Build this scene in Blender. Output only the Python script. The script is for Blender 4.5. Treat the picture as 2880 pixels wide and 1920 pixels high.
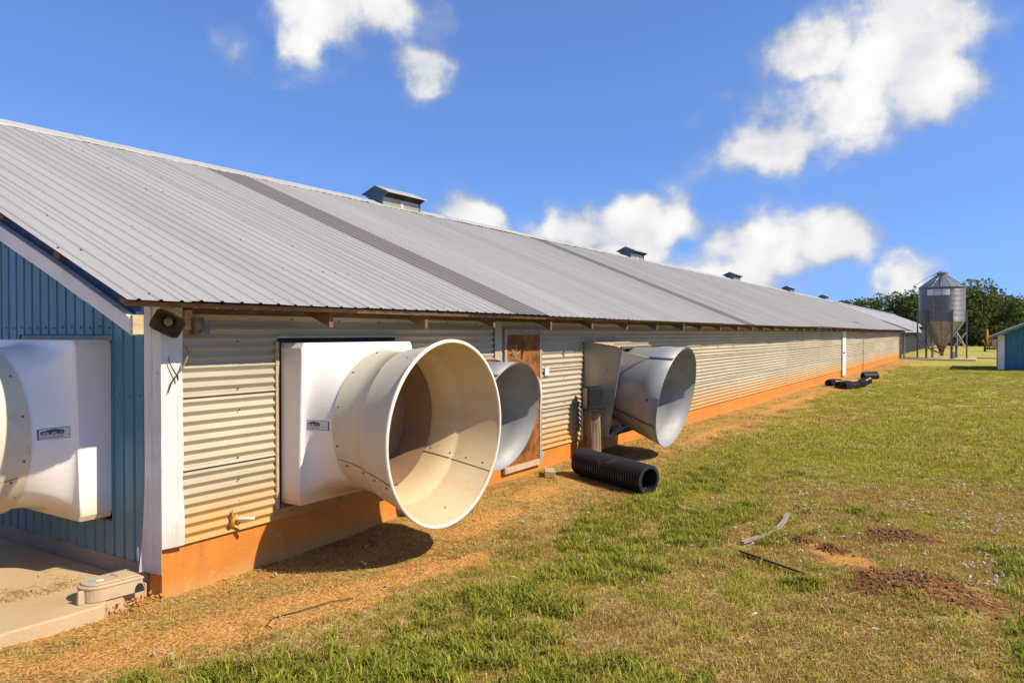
import bpy, bmesh, math, random
import numpy as np
from mathutils import Vector, Matrix, Euler

for _o in list(bpy.data.objects):
    bpy.data.objects.remove(_o)
SC = bpy.context.scene
COL = SC.collection
R = math.radians
random.seed(7)
RNG = np.random.default_rng(7)

# ------------------------------------------------------------------ camera
CAMLOC = Vector((-3.54, -5.585, 2.14))
cam = bpy.data.cameras.new('camera')
cam.lens = 26.1
cam.sensor_width = 36
cam.clip_end = 6000
camo = bpy.data.objects.new('camera', cam)
COL.objects.link(camo)
camo.location = CAMLOC
camo.rotation_euler = Vector((.8453, .5343, -.0111)).to_track_quat('-Z', 'Y').to_euler()
SC.camera = camo

# ------------------------------------------------------------------ sun, sky, exposure
SUN = Vector((.16, -1.05, 1.0)).normalized()
sun = bpy.data.lights.new('sun', 'SUN')
sun.energy = 3.65
sun.angle = R(.53)
sun.color = (1, .905, .735)
suno = bpy.data.objects.new('sun', sun)
COL.objects.link(suno)
suno.location = (10, -40, 40)
suno.rotation_euler = SUN.to_track_quat('Z', 'Y').to_euler()
SC.view_settings.view_transform = 'Standard'
SC.view_settings.look = 'None'
SC.view_settings.gamma = 1
SC.view_settings.exposure = 0.8
SC.view_settings.use_curve_mapping = False

SC.cycles.max_bounces = 6
SC.cycles.caustics_reflective = False
SC.cycles.caustics_refractive = False
SC.cycles.diffuse_bounces = 3
SC.cycles.glossy_bounces = 3
SC.cycles.transmission_bounces = 3

W = bpy.data.worlds.new('World')
SC.world = W
W.use_nodes = True


class NT:
    """tiny node-tree builder"""
    def __init__(s, tree):
        s.t = tree

    def n(s, typ, **kw):
        nd = s.t.nodes.new(typ)
        for k, v in kw.items():
            setattr(nd, k, v)
        return nd

    def put(s, sock, v):
        if v is None:
            return
        if hasattr(v, 'is_output'):
            s.t.links.new(v, sock)
        else:
            if isinstance(v, (tuple, list)) and len(v) == 3 and sock.type == 'RGBA':
                v = (*v, 1)
            sock.default_value = v

    def math(s, op, a, b=None, c=None, clamp=False):
        nd = s.n('ShaderNodeMath', operation=op, use_clamp=clamp)
        s.put(nd.inputs[0], a); s.put(nd.inputs[1], b); s.put(nd.inputs[2], c)
        return nd.outputs[0]

    def vmath(s, op, a, b=None, c=None):
        nd = s.n('ShaderNodeVectorMath', operation=op)
        s.put(nd.inputs[0], a); s.put(nd.inputs[1], b); s.put(nd.inputs[2], c)
        return nd.outputs['Value'] if op in ('LENGTH', 'DOT_PRODUCT', 'DISTANCE') else nd.outputs[0]

    def ramp(s, v, a, b, c0=0., c1=1., smooth=True):
        nd = s.n('ShaderNodeMapRange')
        nd.interpolation_type = 'SMOOTHSTEP' if smooth else 'LINEAR'
        s.put(nd.inputs[0], v); s.put(nd.inputs[1], a); s.put(nd.inputs[2], b)
        s.put(nd.inputs[3], c0); s.put(nd.inputs[4], c1)
        return nd.outputs[0]

    def mix(s, f, a, b, mode='MIX'):
        nd = s.n('ShaderNodeMix', data_type='RGBA', blend_type=mode)
        s.put(nd.inputs[0], f); s.put(nd.inputs[6], a); s.put(nd.inputs[7], b)
        return nd.outputs[2]

    def noise(s, vec, scale, detail=3, rough=.55, dist=0., out=0):
        nd = s.n('ShaderNodeTexNoise')
        if vec is not None:
            s.put(nd.inputs['Vector'], vec)
        nd.inputs['Scale'].default_value = scale
        nd.inputs['Detail'].default_value = detail
        nd.inputs['Roughness'].default_value = rough
        nd.inputs['Distortion'].default_value = dist
        return nd.outputs[out]


def build_world():
    t = W.node_tree
    t.nodes.clear()
    k = NT(t)
    out = k.n('ShaderNodeOutputWorld')
    bg = k.n('ShaderNodeBackground')
    sky = k.n('ShaderNodeTexSky')
    sky.sky_type = 'NISHITA'
    sky.sun_disc = False
    sky.sun_elevation = math.asin(SUN.z)
    sky.sun_rotation = math.atan2(SUN.x, SUN.y)
    sky.altitude = 200
    sky.air_density = 1.0
    sky.dust_density = .1
    sky.ozone_density = 3.0
    d = k.n('ShaderNodeTexCoord').outputs['Generated']
    k.put(sky.inputs[0], k.vmath('NORMALIZE', k.vmath('MULTIPLY_ADD', d, (1, 1, .85), (0, 0, .17)))) if len(sky.inputs) else None
    sp = k.n('ShaderNodeSeparateXYZ')
    k.put(sp.inputs[0], d)
    az = k.math('ARCTAN2', sp.outputs[1], sp.outputs[0])
    el = k.math('ARCSINE', sp.outputs[2])
    cb = k.n('ShaderNodeCombineXYZ')
    k.put(cb.inputs[0], az); k.put(cb.inputs[1], el)
    p = cb.outputs[0]
    # warp, so that outlines curl
    w1 = k.vmath('SUBTRACT', k.noise(p, 9, 2, .6, out=1), (.5, .5, .5))
    pw = k.vmath('MULTIPLY_ADD', w1, (.085, .075, 0), p)
    blobs = CLOUDS
    mx = None
    up = None
    for (a, e, ra, re, rot, wt) in blobs:
        q = k.vmath('SUBTRACT', pw, (a, e, 0))
        if rot:
            vr = k.n('ShaderNodeVectorRotate', rotation_type='Z_AXIS')
            k.put(vr.inputs['Vector'], q)
            vr.inputs['Angle'].default_value = -rot
            q = vr.outputs[0]
        q = k.vmath('MULTIPLY', q, (1 / ra, 1 / re, 0))
        m = k.math('SUBTRACT', 1.0, k.vmath('LENGTH', q))
        if wt != 1:
            m = k.math('MINIMUM', m, wt)
        mx = m if mx is None else k.math('SMOOTH_MAX', mx, m, .12)
    fb = k.noise(p, 14, 6, .55)
    fine = k.noise(p, 60, 3, .62)
    dens = k.math('ADD', mx, k.math('MULTIPLY', k.math('SUBTRACT', fb, .5), 1.25))
    dens = k.math('ADD', dens, k.math('MULTIPLY', k.math('SUBTRACT', fine, .5), .16))
    wisp = k.math('ADD', mx, k.math('MULTIPLY', k.math('SUBTRACT', fb, .5), 2.1))
    cov = k.math('MAXIMUM', k.ramp(dens, .07, .56), k.math('MULTIPLY', k.ramp(wisp, -.10, .9), .75))
    # cloud tone: sunlit white with blue-grey where thin or low relief
    body = k.noise(p, 10, 2, .5)
    lum = k.math('ADD', k.ramp(dens, .15, .75, .66, .97), k.ramp(body, .35, .65, -.10, .05))
    fbs = k.noise(k.vmath('ADD', p, (-.008, .030, 0)), 16, 3, .55)
    lum = k.math('SUBTRACT', lum, k.ramp(fbs, .44, .70, 0, .07))
    tint = k.mix(k.ramp(lum, .6, .95), (.74, .83, 1, 1), (1, .995, .99, 1))
    cc = k.vmath('SCALE', tint, None)
    cc.node.inputs[3].default_value = 1
    t.links.new(lum, cc.node.inputs[3])
    cloud = k.vmath('SCALE', cc, None)
    cloud.node.inputs[3].default_value = CLOUD_GAIN
    # photographic saturation of a clear autumn sky
    hs = k.vmath('MULTIPLY', sky.outputs[0], SKY_TINT)
    col = k.mix(cov, hs, cloud)
    k.put(bg.inputs[0], col)
    bg.inputs[1].default_value = SKY_STR
    k.put(out.inputs[0], bg.outputs[0])
    W.cycles.sampling_method = 'MANUAL'
    W.cycles.sample_map_resolution = 512


# cloud puffs: azimuth, elevation, radii (radians), tilt, opacity limit
SKY_STR = .10
SKY_TINT = (.76, .91, 1.22)
CLOUD_GAIN = 5.75
CLOUDS = [
    (0.803, 0.397, 0.13, 0.065, -0.0, 1),
    (0.736, 0.407, 0.083, 0.049, -0.0, 1),
    (0.836, 0.362, 0.055, 0.039, -0.0, 0.5),
    (0.928, 0.345, 0.049, 0.027, 0.35, 0.16),
    (0.879, 0.323, 0.042, 0.02, 0.35, 0.12),
    (0.675, 0.334, 0.068, 0.036, 0.17, 0.5),
    (0.664, 0.39, 0.033, 0.028, -0.35, 0.05),
    (0.085, 0.333, 0.129, 0.104, -0.26, 1),
    (0.049, 0.286, 0.074, 0.068, -0.0, 1),
    (0.147, 0.277, 0.126, 0.078, -0.52, 1),
    (0.213, 0.238, 0.121, 0.044, -0.26, 0.9),
    (0.182, 0.342, 0.068, 0.049, -0.52, 0.5),
    (0.293, 0.252, 0.033, 0.059, -0.17, 0.03),
    (0.617, 0.154, 0.082, 0.037, 0.44, 1),
    (0.544, 0.14, 0.046, 0.023, -0.0, 0.1),
    (0.474, 0.128, 0.098, 0.048, -0.0, 1),
    (0.393, 0.135, 0.096, 0.057, -0.0, 1),
    (0.342, 0.145, 0.056, 0.047, -0.0, 1),
    (0.32, 0.071, 0.117, 0.048, -0.17, 1),
    (0.213, 0.112, 0.133, 0.067, -0.17, 1),
    (0.147, 0.115, 0.071, 0.05, -0.0, 0.9),
    (0.266, 0.076, 0.09, 0.056, -0.0, 1),
    (0.085, 0.073, 0.054, 0.041, -0.0, 0.55),
    (0.138, 0.045, 0.071, 0.03, -0.0, 0.15),
    (-0.003, 0.074, 0.061, 0.017, -0.0, -0.05),
    (0.422, 0.096, 0.116, 0.039, -0.0, 1),
    (2.397, 0.2, 0.201, 0.048, -0.26, 1),
    (3.026, 0.836, 0.254, 0.078, -0.17, 1),
    (-2.744, 0.336, 0.172, 0.045, -0.17, 1),
    (-1.259, 0.767, 0.255, 0.08, -0.18, 1),
    (2.677, 0.609, 0.245, 0.083, 0.23, 1)]
build_world()


# ------------------------------------------------------------------ materials
MATS = {}


def mat(name, col, col2=None, nscale=4., rough=.6, metal=0., bump=0., bscale=60., rnd=0.,
        dust=None, stretch=None, spots=None, spec=.4, detail=4, contrast=(.3, .7), streak=None, coat=0):
    """procedural surface: two-tone noise + fine grain + optional soil splash (z0,z1,colour,amount) + spots"""
    m = bpy.data.materials.new(name)
    m.use_nodes = True
    MATS[name] = m
    t = m.node_tree
    t.nodes.clear()
    k = NT(t)
    out = k.n('ShaderNodeOutputMaterial')
    bs = k.n('ShaderNodeBsdfPrincipled')
    geo = k.n('ShaderNodeNewGeometry')
    pos = geo.outputs['Position']
    v = pos
    if stretch:
        v = k.vmath('MULTIPLY', pos, stretch)
    c = col
    if col2 is None:
        col2 = tuple(x * .8 for x in col)
    n1 = k.noise(v, nscale, detail, .6)
    c = k.mix(k.ramp(n1, *contrast), col, col2)
    g = k.noise(pos, max(130., bscale * 1.7), 2, .6)
    gr = k.ramp(g, .25, .75, .93, 1.07)
    c2 = k.vmath('SCALE', c)
    t.links.new(gr, c2.node.inputs[3])
    c = c2
    if rnd:
        oi = k.n('ShaderNodeObjectInfo')
        rr = k.ramp(oi.outputs['Random'], 0, 1, 1 - rnd, 1 + rnd, False)
        c3 = k.vmath('SCALE', c)
        t.links.new(rr, c3.node.inputs[3])
        c = c3
    if streak:
        sv = k.vmath('MULTIPLY', pos, streak[0])
        s1 = k.ramp(k.noise(sv, streak[1], 4, .65), streak[3], streak[3] + .22)
        c = k.mix(k.math('MULTIPLY', s1, streak[4]), c, streak[2])
    if spots:
        s1 = k.ramp(k.noise(pos, spots[0], 3, .6), spots[1], spots[1] + .06)
        c = k.mix(k.math('MULTIPLY', s1, spots[3]), c, spots[2])
    if dust:
        z0, z1, dc, am = dust
        sx = k.n('ShaderNodeSeparateXYZ')
        k.put(sx.inputs[0], pos)
        zz = k.math('ADD', sx.outputs[2], k.math('MULTIPLY', k.math('SUBTRACT', k.noise(pos, 3.2, 5, .65), .5), (z1 - z0) * .9))
        f = k.ramp(zz, z0, z1, am, 0.)
        c = k.mix(f, c, dc)
    k.put(bs.inputs['Base Color'], c)
    rv = k.ramp(n1, .3, .7, max(.05, rough - .08), min(1, rough + .08))
    k.put(bs.inputs['Roughness'], rv)
    bs.inputs['Metallic'].default_value = metal
    bs.inputs['Specular IOR Level'].default_value = spec
    if coat:
        bs.inputs['Coat Weight'].default_value = coat
    if bump:
        bp = k.n('ShaderNodeBump')
        bp.inputs['Strength'].default_value = min(1, bump)
        bp.inputs['Distance'].default_value = .01
        k.put(bp.inputs['Height'], k.noise(v, bscale, 4, .6))
        k.put(bs.inputs['Normal'], bp.outputs[0])
    k.put(out.inputs[0], bs.outputs[0])
    return m


ORANGE = (.60, .205, .024)
mat('roof_metal', (.345, .325, .295), (.30, .283, .257), 1.2, .62, .0, .05, 30, rnd=.075, stretch=(3, .35, .35),
    spots=(14, .70, (.22, .18, .14), .35), streak=((6, .3, .3), 2.2, (.29, .25, .205), .50, .35))
mat('roof_stained', (.20, .17, .14), (.16, .138, .115), 1.5, .6, .1, .05, 30, stretch=(6, .3, .3),
    streak=((8, .3, .3), 2.0, (.12, .10, .088), .5, .5))
mat('roof_pale', (.56, .53, .47), (.48, .46, .42), 2, .55, .1, .0)
mat('ridge_metal', (.43, .41, .365), (.37, .35, .31), 2, .6, .05, .05, 30, rnd=.04)
mat('wall_metal', (.425, .362, .245), (.365, .31, .205), 1.6, .6, .0, .04, 50, rnd=.10, stretch=(.6, 1, 2),
    dust=(.40, .95, (.52, .26, .055), .9), spots=(9, .70, (.40, .25, .11), .25),
    streak=((4, 4, .35), 2.6, (.36, .28, .17), .54, .3))
mat('foundation', ORANGE, (.50, .175, .025), 2.6, .9, 0, .6, 35, spots=(7, .60, (.66, .30, .07), .5),
    streak=((2.2, 2.2, .35), 2.0, (.38, .15, .04), .52, .55), dust=(.0, .16, (.46, .25, .08), .7))
mat('foundation_grey', (.30, .21, .13), (.22, .17, .13), 3, .9, 0, .6, 40)
mat('concrete', (.52, .375, .205), (.45, .32, .165), 1.1, .92, 0, .35, 45, streak=((1, 1, 1), 1.3, (.46, .27, .09), .5, .7), spots=(13, .66, (.36, .29, .19), .4))
mat('blue_metal', (.070, .205, .275), (.06, .18, .245), 1.5, .42, .05, .03, 40, rnd=.04, stretch=(3, 3, .4),
    dust=(.15, 1.15, (.155, .185, .19), .75), spots=(15, .72, (.10, .085, .06), .6))
mat('shade_navy', (.02, .045, .10), (.015, .035, .08), 3, .5)  # navy tone stands in for shade below the rake edge
mat('vent_blue', (.075, .12, .15), (.06, .10, .13), 3, .5, .1)
mat('blue_wood', (.045, .17, .26), (.035, .13, .20), 2.5, .7, 0, .1, 60, rnd=.08, stretch=(4, 4, .4))
mat('white_paint', (.70, .665, .62), (.60, .565, .52), 2.5, .5, 0, .06, 30, dust=(.15, .9, (.50, .40, .29), .6),
    spots=(20, .68, (.22, .15, .09), .7), streak=((6, 6, .5), 2.5, (.42, .34, .26), .50, .6))
mat('white_clean', (.72, .70, .66), (.64, .61, .57), 2.5, .55, 0, .03, 30)
mat('fan_white', (.80, .765, .70), (.78, .74, .67), 1.3, .45, 0, .015, 14, spots=(23, .74, (.42, .33, .20), .4),
    streak=((5, 5, .25), 2.4, (.56, .46, .31), .60, .22), dust=(.52, .86, (.66, .43, .13), .7), coat=.1)
mat('fan_cone', (.64, .565, .41), (.60, .52, .36), 1.5, .5, 0, .02, 20, spots=(21, .72, (.38, .29, .16), .4),
    streak=((3, .6, 2), 1.6, (.40, .31, .18), .52, .55), dust=(.2, .9, (.55, .43, .23), .4))
mat('fan_rim', (.74, .68, .54), (.66, .60, .46), 4, .4, 0, .02, 30, spots=(14, .68, (.45, .35, .2), .4))
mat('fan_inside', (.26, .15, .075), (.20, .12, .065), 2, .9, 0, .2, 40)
mat('fan_lining', (.60, .455, .26), (.54, .40, .22), 1.6, .6, 0, .02, 20, spots=(21, .72, (.34, .24, .12), .45),
    streak=((2, .5, 2), 1.7, (.42, .29, .14), .52, .5))
mat('dark_inside', (.02, .017, .014), (.015, .013, .011), 2, .9)  # near-black standing in for the unlit depth of gaps, holes and porch
mat('galv', (.34, .33, .305), (.28, .272, .25), 3, .55, .3, .02, 25, spots=(9, .68, (.30, .24, .16), .35))
mat('galv_dull', (.40, .36, .27), (.33, .30, .23), 2, .45, .35, .04, 40, spots=(9, .68, (.2, .17, .13), .45),
    dust=(.3, .9, (.40, .22, .08), .5))
mat('silo_metal', (.235, .24, .25), (.19, .195, .205), 1.3, .42, .4, .02, 20, streak=((3, 3, .2), 1.5, (.26, .25, .23), .5, .4))
mat('silo_leg', (.23, .235, .245), (.18, .185, .195), 3, .5, .5, .03, 30)
mat('wood_brown', (.20, .105, .045), (.12, .065, .03), 3, .85, 0, .3, 30, stretch=(3, 1, 9), rnd=.15)
mat('wood_grey', (.40, .335, .25), (.27, .22, .165), 3, .9, 0, .3, 30, stretch=(2, 9, 9), rnd=.1)
mat('wood_pale', (.58, .42, .23), (.46, .32, .17), 3, .85, 0, .3, 30, stretch=(2, 9, 9), rnd=.1)
mat('wood_post', (.33, .235, .14), (.13, .085, .05), 3.5, .9, 0, .6, 14, stretch=(9, 9, .6),
    streak=((16, 16, .5), 2.6, (.045, .03, .02), .5, .75))
mat('osb', (.32, .105, .010), (.09, .03, .006), 6, .8, 0, .3, 60, detail=6, spots=(18, .58, (.30, .15, .04), .6))
mat('plastic_black', (.030, .027, .026), (.02, .018, .018), 6, .36, 0, .05, 60, spots=(5, .58, (.12, .075, .04), .5))
mat('meter_box', (.012, .012, .012), (.02, .019, .018), 5, .6, .0, .1, 40, spots=(14, .70, (.12, .11, .10), .5), spec=.2)
mat('pale_tan', (.52, .385, .225), (.45, .33, .19), 5, .6, 0, .08, 60, spots=(12, .66, (.34, .22, .11), .5))
mat('horn_tan', (.26, .20, .12), (.12, .085, .05), 8, .7, 0, .1, 50)
mat('horn_dark', (.13, .095, .05), (.05, .036, .02), 6, .8)
mat('yellow', (.62, .36, .03), (.5, .27, .02), 6, .5, 0, .05, 40)
mat('machine_yellow', (.62, .33, .02), (.48, .24, .02), 2, .5)
mat('pvc', (.68, .62, .50), (.6, .53, .40), 6, .5)
mat('rust', (.16, .075, .04), (.09, .05, .03), 20, .8)
mat('screw', (.09, .075, .06), (.14, .12, .10), 20, .6, .4)
mat('sticker_white', (.62, .62, .62), (.55, .55, .55), 10, .5)
mat('sticker_dark', (.03, .035, .06), (.05, .05, .07), 10, .5)
mat('sticker_green', (.12, .30, .05), None, 10, .5)
mat('sticker_grey', (.33, .34, .35), None, 10, .5)
mat('paint_teal', (.06, .45, .50), (.10, .42, .45), 30, .7)
mat('paint_white', (.75, .75, .74), (.65, .65, .64), 30, .7)
mat('red_boot', (.25, .03, .025), (.18, .025, .02), 4, .6)
mat('twig', (.33, .22, .11), (.16, .10, .05), 30, .9)
mat('twig_dark', (.05, .038, .03), (.03, .024, .02), 30, .9)
mat('lamp_glass', (.55, .58, .60), None, 6, .15)
mat('bark', (.085, .062, .045), (.05, .038, .028), 3, .95, 0, .3, 12)
mat('soil', (.26, .115, .034), (.15, .068, .022), 9, .95, 0, .8, 40, rnd=.2)
mat('paper', (.68, .66, .62), (.55, .52, .48), 25, .8)
mat('pole_wood', (.20, .15, .105), (.13, .10, .07), 3, .9, 0, .2, 30, stretch=(6, 6, .4))
mat('cable', (.03, .03, .03), None, 3, .6)


def leafmat(name, up=False, trans=.3):
    m = bpy.data.materials.new(name)
    m.use_nodes = True
    MATS[name] = m
    t = m.node_tree
    t.nodes.clear()
    k = NT(t)
    out = k.n('ShaderNodeOutputMaterial')
    at = k.n('ShaderNodeAttribute')
    at.attribute_name = 'Col'
    oi = k.n('ShaderNodeObjectInfo')
    f = k.ramp(oi.outputs['Random'], 0, 1, .78, 1.2, False)
    c = k.vmath('SCALE', at.outputs['Color'])
    t.links.new(f, c.node.inputs[3])
    d = k.n('ShaderNodeBsdfPrincipled')
    d.inputs['Roughness'].default_value = .75
    d.inputs['Specular IOR Level'].default_value = .12
    if up:
        nn = k.vmath('NORMALIZE', k.vmath('MULTIPLY_ADD', k.n('ShaderNodeNewGeometry').outputs['Normal'], (.45, .45, .45), (0, 0, .9)))
        k.put(d.inputs['Normal'], nn)
    k.put(d.inputs['Base Color'], c)
    tr = k.n('ShaderNodeBsdfTranslucent')
    k.put(tr.inputs[0], c)
    mx = k.n('ShaderNodeMixShader')
    mx.inputs[0].default_value = trans
    k.put(mx.inputs[1], d.outputs[0])
    k.put(mx.inputs[2], tr.outputs[0])
    k.put(out.inputs[0], mx.outputs[0])
    return m


leafmat('blade', True, trans=.35)
leafmat('leaf', trans=.38)
leafmat('straw', True, trans=.15)
leafmat('feather', trans=.3)


# ------------------------------------------------------------------ mesh helpers
class MB:
    def __init__(s):
        s.v = []
        s.f = []

    def add(s, vs, fs):
        o = len(s.v)
        s.v += [tuple(p) for p in vs]
        s.f += [tuple(i + o for i in q) for q in fs]
        return s

    def box(s, x0, x1, y0, y1, z0, z1):
        return s.hexa([(x0, y0, z0), (x1, y0, z0), (x1, y1, z0), (x0, y1, z0)],
                      [(x0, y0, z1), (x1, y0, z1), (x1, y1, z1), (x0, y1, z1)])

    def hexa(s, b, t):
        return s.add(list(b) + list(t), [(3, 2, 1, 0), (4, 5, 6, 7), (0, 1, 5, 4), (1, 2, 6, 5), (2, 3, 7, 6), (3, 0, 4, 7)])

    def prism(s, poly, axis, a0, a1):
        """polygon (2-D points) extruded along axis"""
        n = len(poly)
        def P(p, a):
            return {'x': (a, p[0], p[1]), 'y': (p[0], a, p[1]), 'z': (p[0], p[1], a)}[axis]
        vs = [P(p, a0) for p in poly] + [P(p, a1) for p in poly]
        fs = [tuple(range(n))[::-1], tuple(range(n, 2 * n))] + [(i, (i + 1) % n, n + (i + 1) % n, n + i) for i in range(n)]
        return s.add(vs, fs)

    def beam(s, a, b, w, h, up=(0, 0, 1)):
        a = Vector(a); b = Vector(b)
        d = (b - a).normalized()
        u = Vector(up)
        if abs(d.dot(u)) > .95:
            u = Vector((1, 0, 0))
        r = d.cross(u).normalized() * w / 2
        q = r.cross(d).normalized() * h / 2
        return s.hexa([a - r - q, a + r - q, b + r - q, b - r - q], [a - r + q, a + r + q, b + r + q, b - r + q])

    def tube(s, pts, rad, n=8, caps=True):
        pts = [Vector(p) for p in pts]
        rads = rad if isinstance(rad, (list, tuple)) else [rad] * len(pts)
        vs, fs = [], []
        ref = None
        for i, p in enumerate(pts):
            d = (pts[min(i + 1, len(pts) - 1)] - pts[max(i - 1, 0)]).normalized()
            if ref is None:
                ref = Vector((0, 0, 1)) if abs(d.z) < .9 else Vector((1, 0, 0))
            x = d.cross(ref).normalized()
            y = x.cross(d).normalized()
            ref = y
            for j in range(n):
                a = 2 * math.pi * j / n
                vs.append(p + (x * math.cos(a) + y * math.sin(a)) * rads[i])
        for i in range(len(pts) - 1):
            for j in range(n):
                fs.append((i * n + j, i * n + (j + 1) % n, (i + 1) * n + (j + 1) % n, (i + 1) * n + j))
        if caps:
            fs.append(tuple(range(n))[::-1])
            fs.append(tuple(range((len(pts) - 1) * n, len(pts) * n)))
        return s.add(vs, fs)

    def lathe(s, prof, n=32, c=(0, 0, 0), a0=0., a1=2 * math.pi, M=None):
        """prof: (radius, height) about z through c; M maps local points"""
        full = abs(a1 - a0 - 2 * math.pi) < 1e-6
        m = n if full else n + 1
        vs, fs = [], []
        for (r, h) in prof:
            for j in range(m):
                a = a0 + (a1 - a0) * j / n
                p = Vector((r * math.cos(a), r * math.sin(a), h))
                if M is not None:
                    p = M @ p
                vs.append(p + Vector(c))
        for i in range(len(prof) - 1):
            for j in range(n):
                j2 = (j + 1) % m if full else j + 1
                fs.append((i * m + j, i * m + j2, (i + 1) * m + j2, (i + 1) * m + j))
        return s.add(vs, fs)

    def build(s, name, m, parent=None, off=None, smooth=None, bevel=0, solid=0, solid_off=-1, label=None):
        me = bpy.data.meshes.new(name)
        if off is None:
            off = root_of(parent) if parent else (0, 0, 0)
        vs = [(p[0] - off[0], p[1] - off[1], p[2] - off[2]) for p in s.v]
        me.from_pydata(vs, [], s.f)
        me.validate()
        me.materials.append(MATS[m] if isinstance(m, str) else m)
        if smooth is not None:
            me.polygons.foreach_set('use_smooth', [True] * len(me.polygons))
            me.set_sharp_from_angle(angle=R(smooth))
        me.update()
        bm = bmesh.new()
        bm.from_mesh(me)
        if not solid:
            bmesh.ops.recalc_face_normals(bm, faces=bm.faces)
        bm.to_mesh(me)
        bm.free()
        o = bpy.data.objects.new(name, me)
        COL.objects.link(o)
        if parent is not None:
            o.parent = parent
        if solid:
            md = o.modifiers.new('solid', 'SOLIDIFY')
            md.thickness = solid
            md.offset = solid_off
        if bevel:
            md = o.modifiers.new('bevel', 'BEVEL')
            md.width = bevel
            md.segments = 2
            md.limit_method = 'ANGLE'
            md.angle_limit = R(40)
        if label:
            o['label'] = label
        return o


def root_of(o):
    p = Vector((0, 0, 0))
    while o is not None:
        p += o.location
        o = o.parent
    return p


def thing(name, loc, label, cat, group=None):
    o = bpy.data.objects.new(name, None)
    o.empty_display_size = .2
    COL.objects.link(o)
    o.location = loc
    o['label'] = label
    o['category'] = cat
    if group:
        o['group'] = group
    return o


def tag(o, label, cat, group=None):
    o['label'] = label
    o['category'] = cat
    if group:
        o['group'] = group
    return o


def kind(o, k):
    o['kind'] = k
    return o


def inst(name, me, parent, loc, rot=(0, 0, 0), scale=(1, 1, 1)):
    o = bpy.data.objects.new(name, me)
    COL.objects.link(o)
    o.parent = parent
    o.location = loc
    o.rotation_euler = rot
    o.scale = scale
    return o


def copy_tree(o, parent=None):
    c = o.copy()
    COL.objects.link(c)
    c.parent = parent
    for ch in [x for x in bpy.data.objects if x.parent == o]:
        copy_tree(ch, c)
    return c


def mesh_only(mb, name, m, smooth=None):
    o = mb.build(name, m, smooth=smooth)
    me = o.data
    bpy.data.objects.remove(o)
    return me


def sstep(a, b, x):
    t = np.clip((np.asarray(x, float) - a) / (b - a), 0, 1)
    return t * t * (3 - 2 * t)


_PERM = np.random.default_rng(3).random((256, 256))


def vnoise(x, y, s=1.):
    x = np.asarray(x, float) * s
    y = np.asarray(y, float) * s
    xi = np.floor(x).astype(int)
    yi = np.floor(y).astype(int)
    fx = x - xi
    fy = y - yi
    fx = fx * fx * (3 - 2 * fx)
    fy = fy * fy * (3 - 2 * fy)
    g = lambda a, b: _PERM[a % 256, b % 256]
    return (g(xi, yi) * (1 - fx) + g(xi + 1, yi) * fx) * (1 - fy) + (g(xi, yi + 1) * (1 - fx) + g(xi + 1, yi + 1) * fx) * fy


def fbm(x, y, s=1., o=4):
    t = 0
    a = 1.
    w = 0
    for i in range(o):
        t = t + a * vnoise(np.asarray(x) + 17.3 * i, np.asarray(y) - 9.1 * i, s * 2 ** i)
        w += a
        a *= .55
    return t / w


# ================================================================== GROUND
MOUNDS = [(3.38, -5.10, .50, .10), (5.10, -4.83, .36, .06), (4.35, -4.35, .15, .03), (4.5, -4.05, .12, .03), (6.55, -.62, .22, .07)]


def gz(x, y):
    """ground height"""
    x = np.asarray(x, float)
    y = np.asarray(y, float)
    bank = .10 * sstep(1.6, 4.2, x) * (1 - .45 * sstep(9, 20, x)) * sstep(-2.1, -.2, y)
    z = bank
    near = 1 - sstep(20, 60, np.hypot(x + 3.5, y + 5.6))
    z = z + near * ((fbm(x, y, .9, 3) - .5) * .05 + (fbm(x + 40, y, 4.5, 2) - .5) * .022)
    for (mx, my, r, h) in MOUNDS:
        d = np.hypot(x - mx, (y - my))
        z = z + np.exp(-(d / r) ** 2) * h * (.5 + 1.1 * fbm(x, y, 9, 3))
    z = z - .25 * sstep(1.2, 1.6, y) * sstep(-.3, .3, x) * (1 - sstep(62, 64, x))
    return z


def ell(x, y, cx, cy, rx, ry, rot=0.):
    c, s = math.cos(rot), math.sin(rot)
    dx, dy = x - cx, y - cy
    u = (dx * c + dy * s) / rx
    v = (-dx * s + dy * c) / ry
    return 1 - np.sqrt(u * u + v * v)


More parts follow.
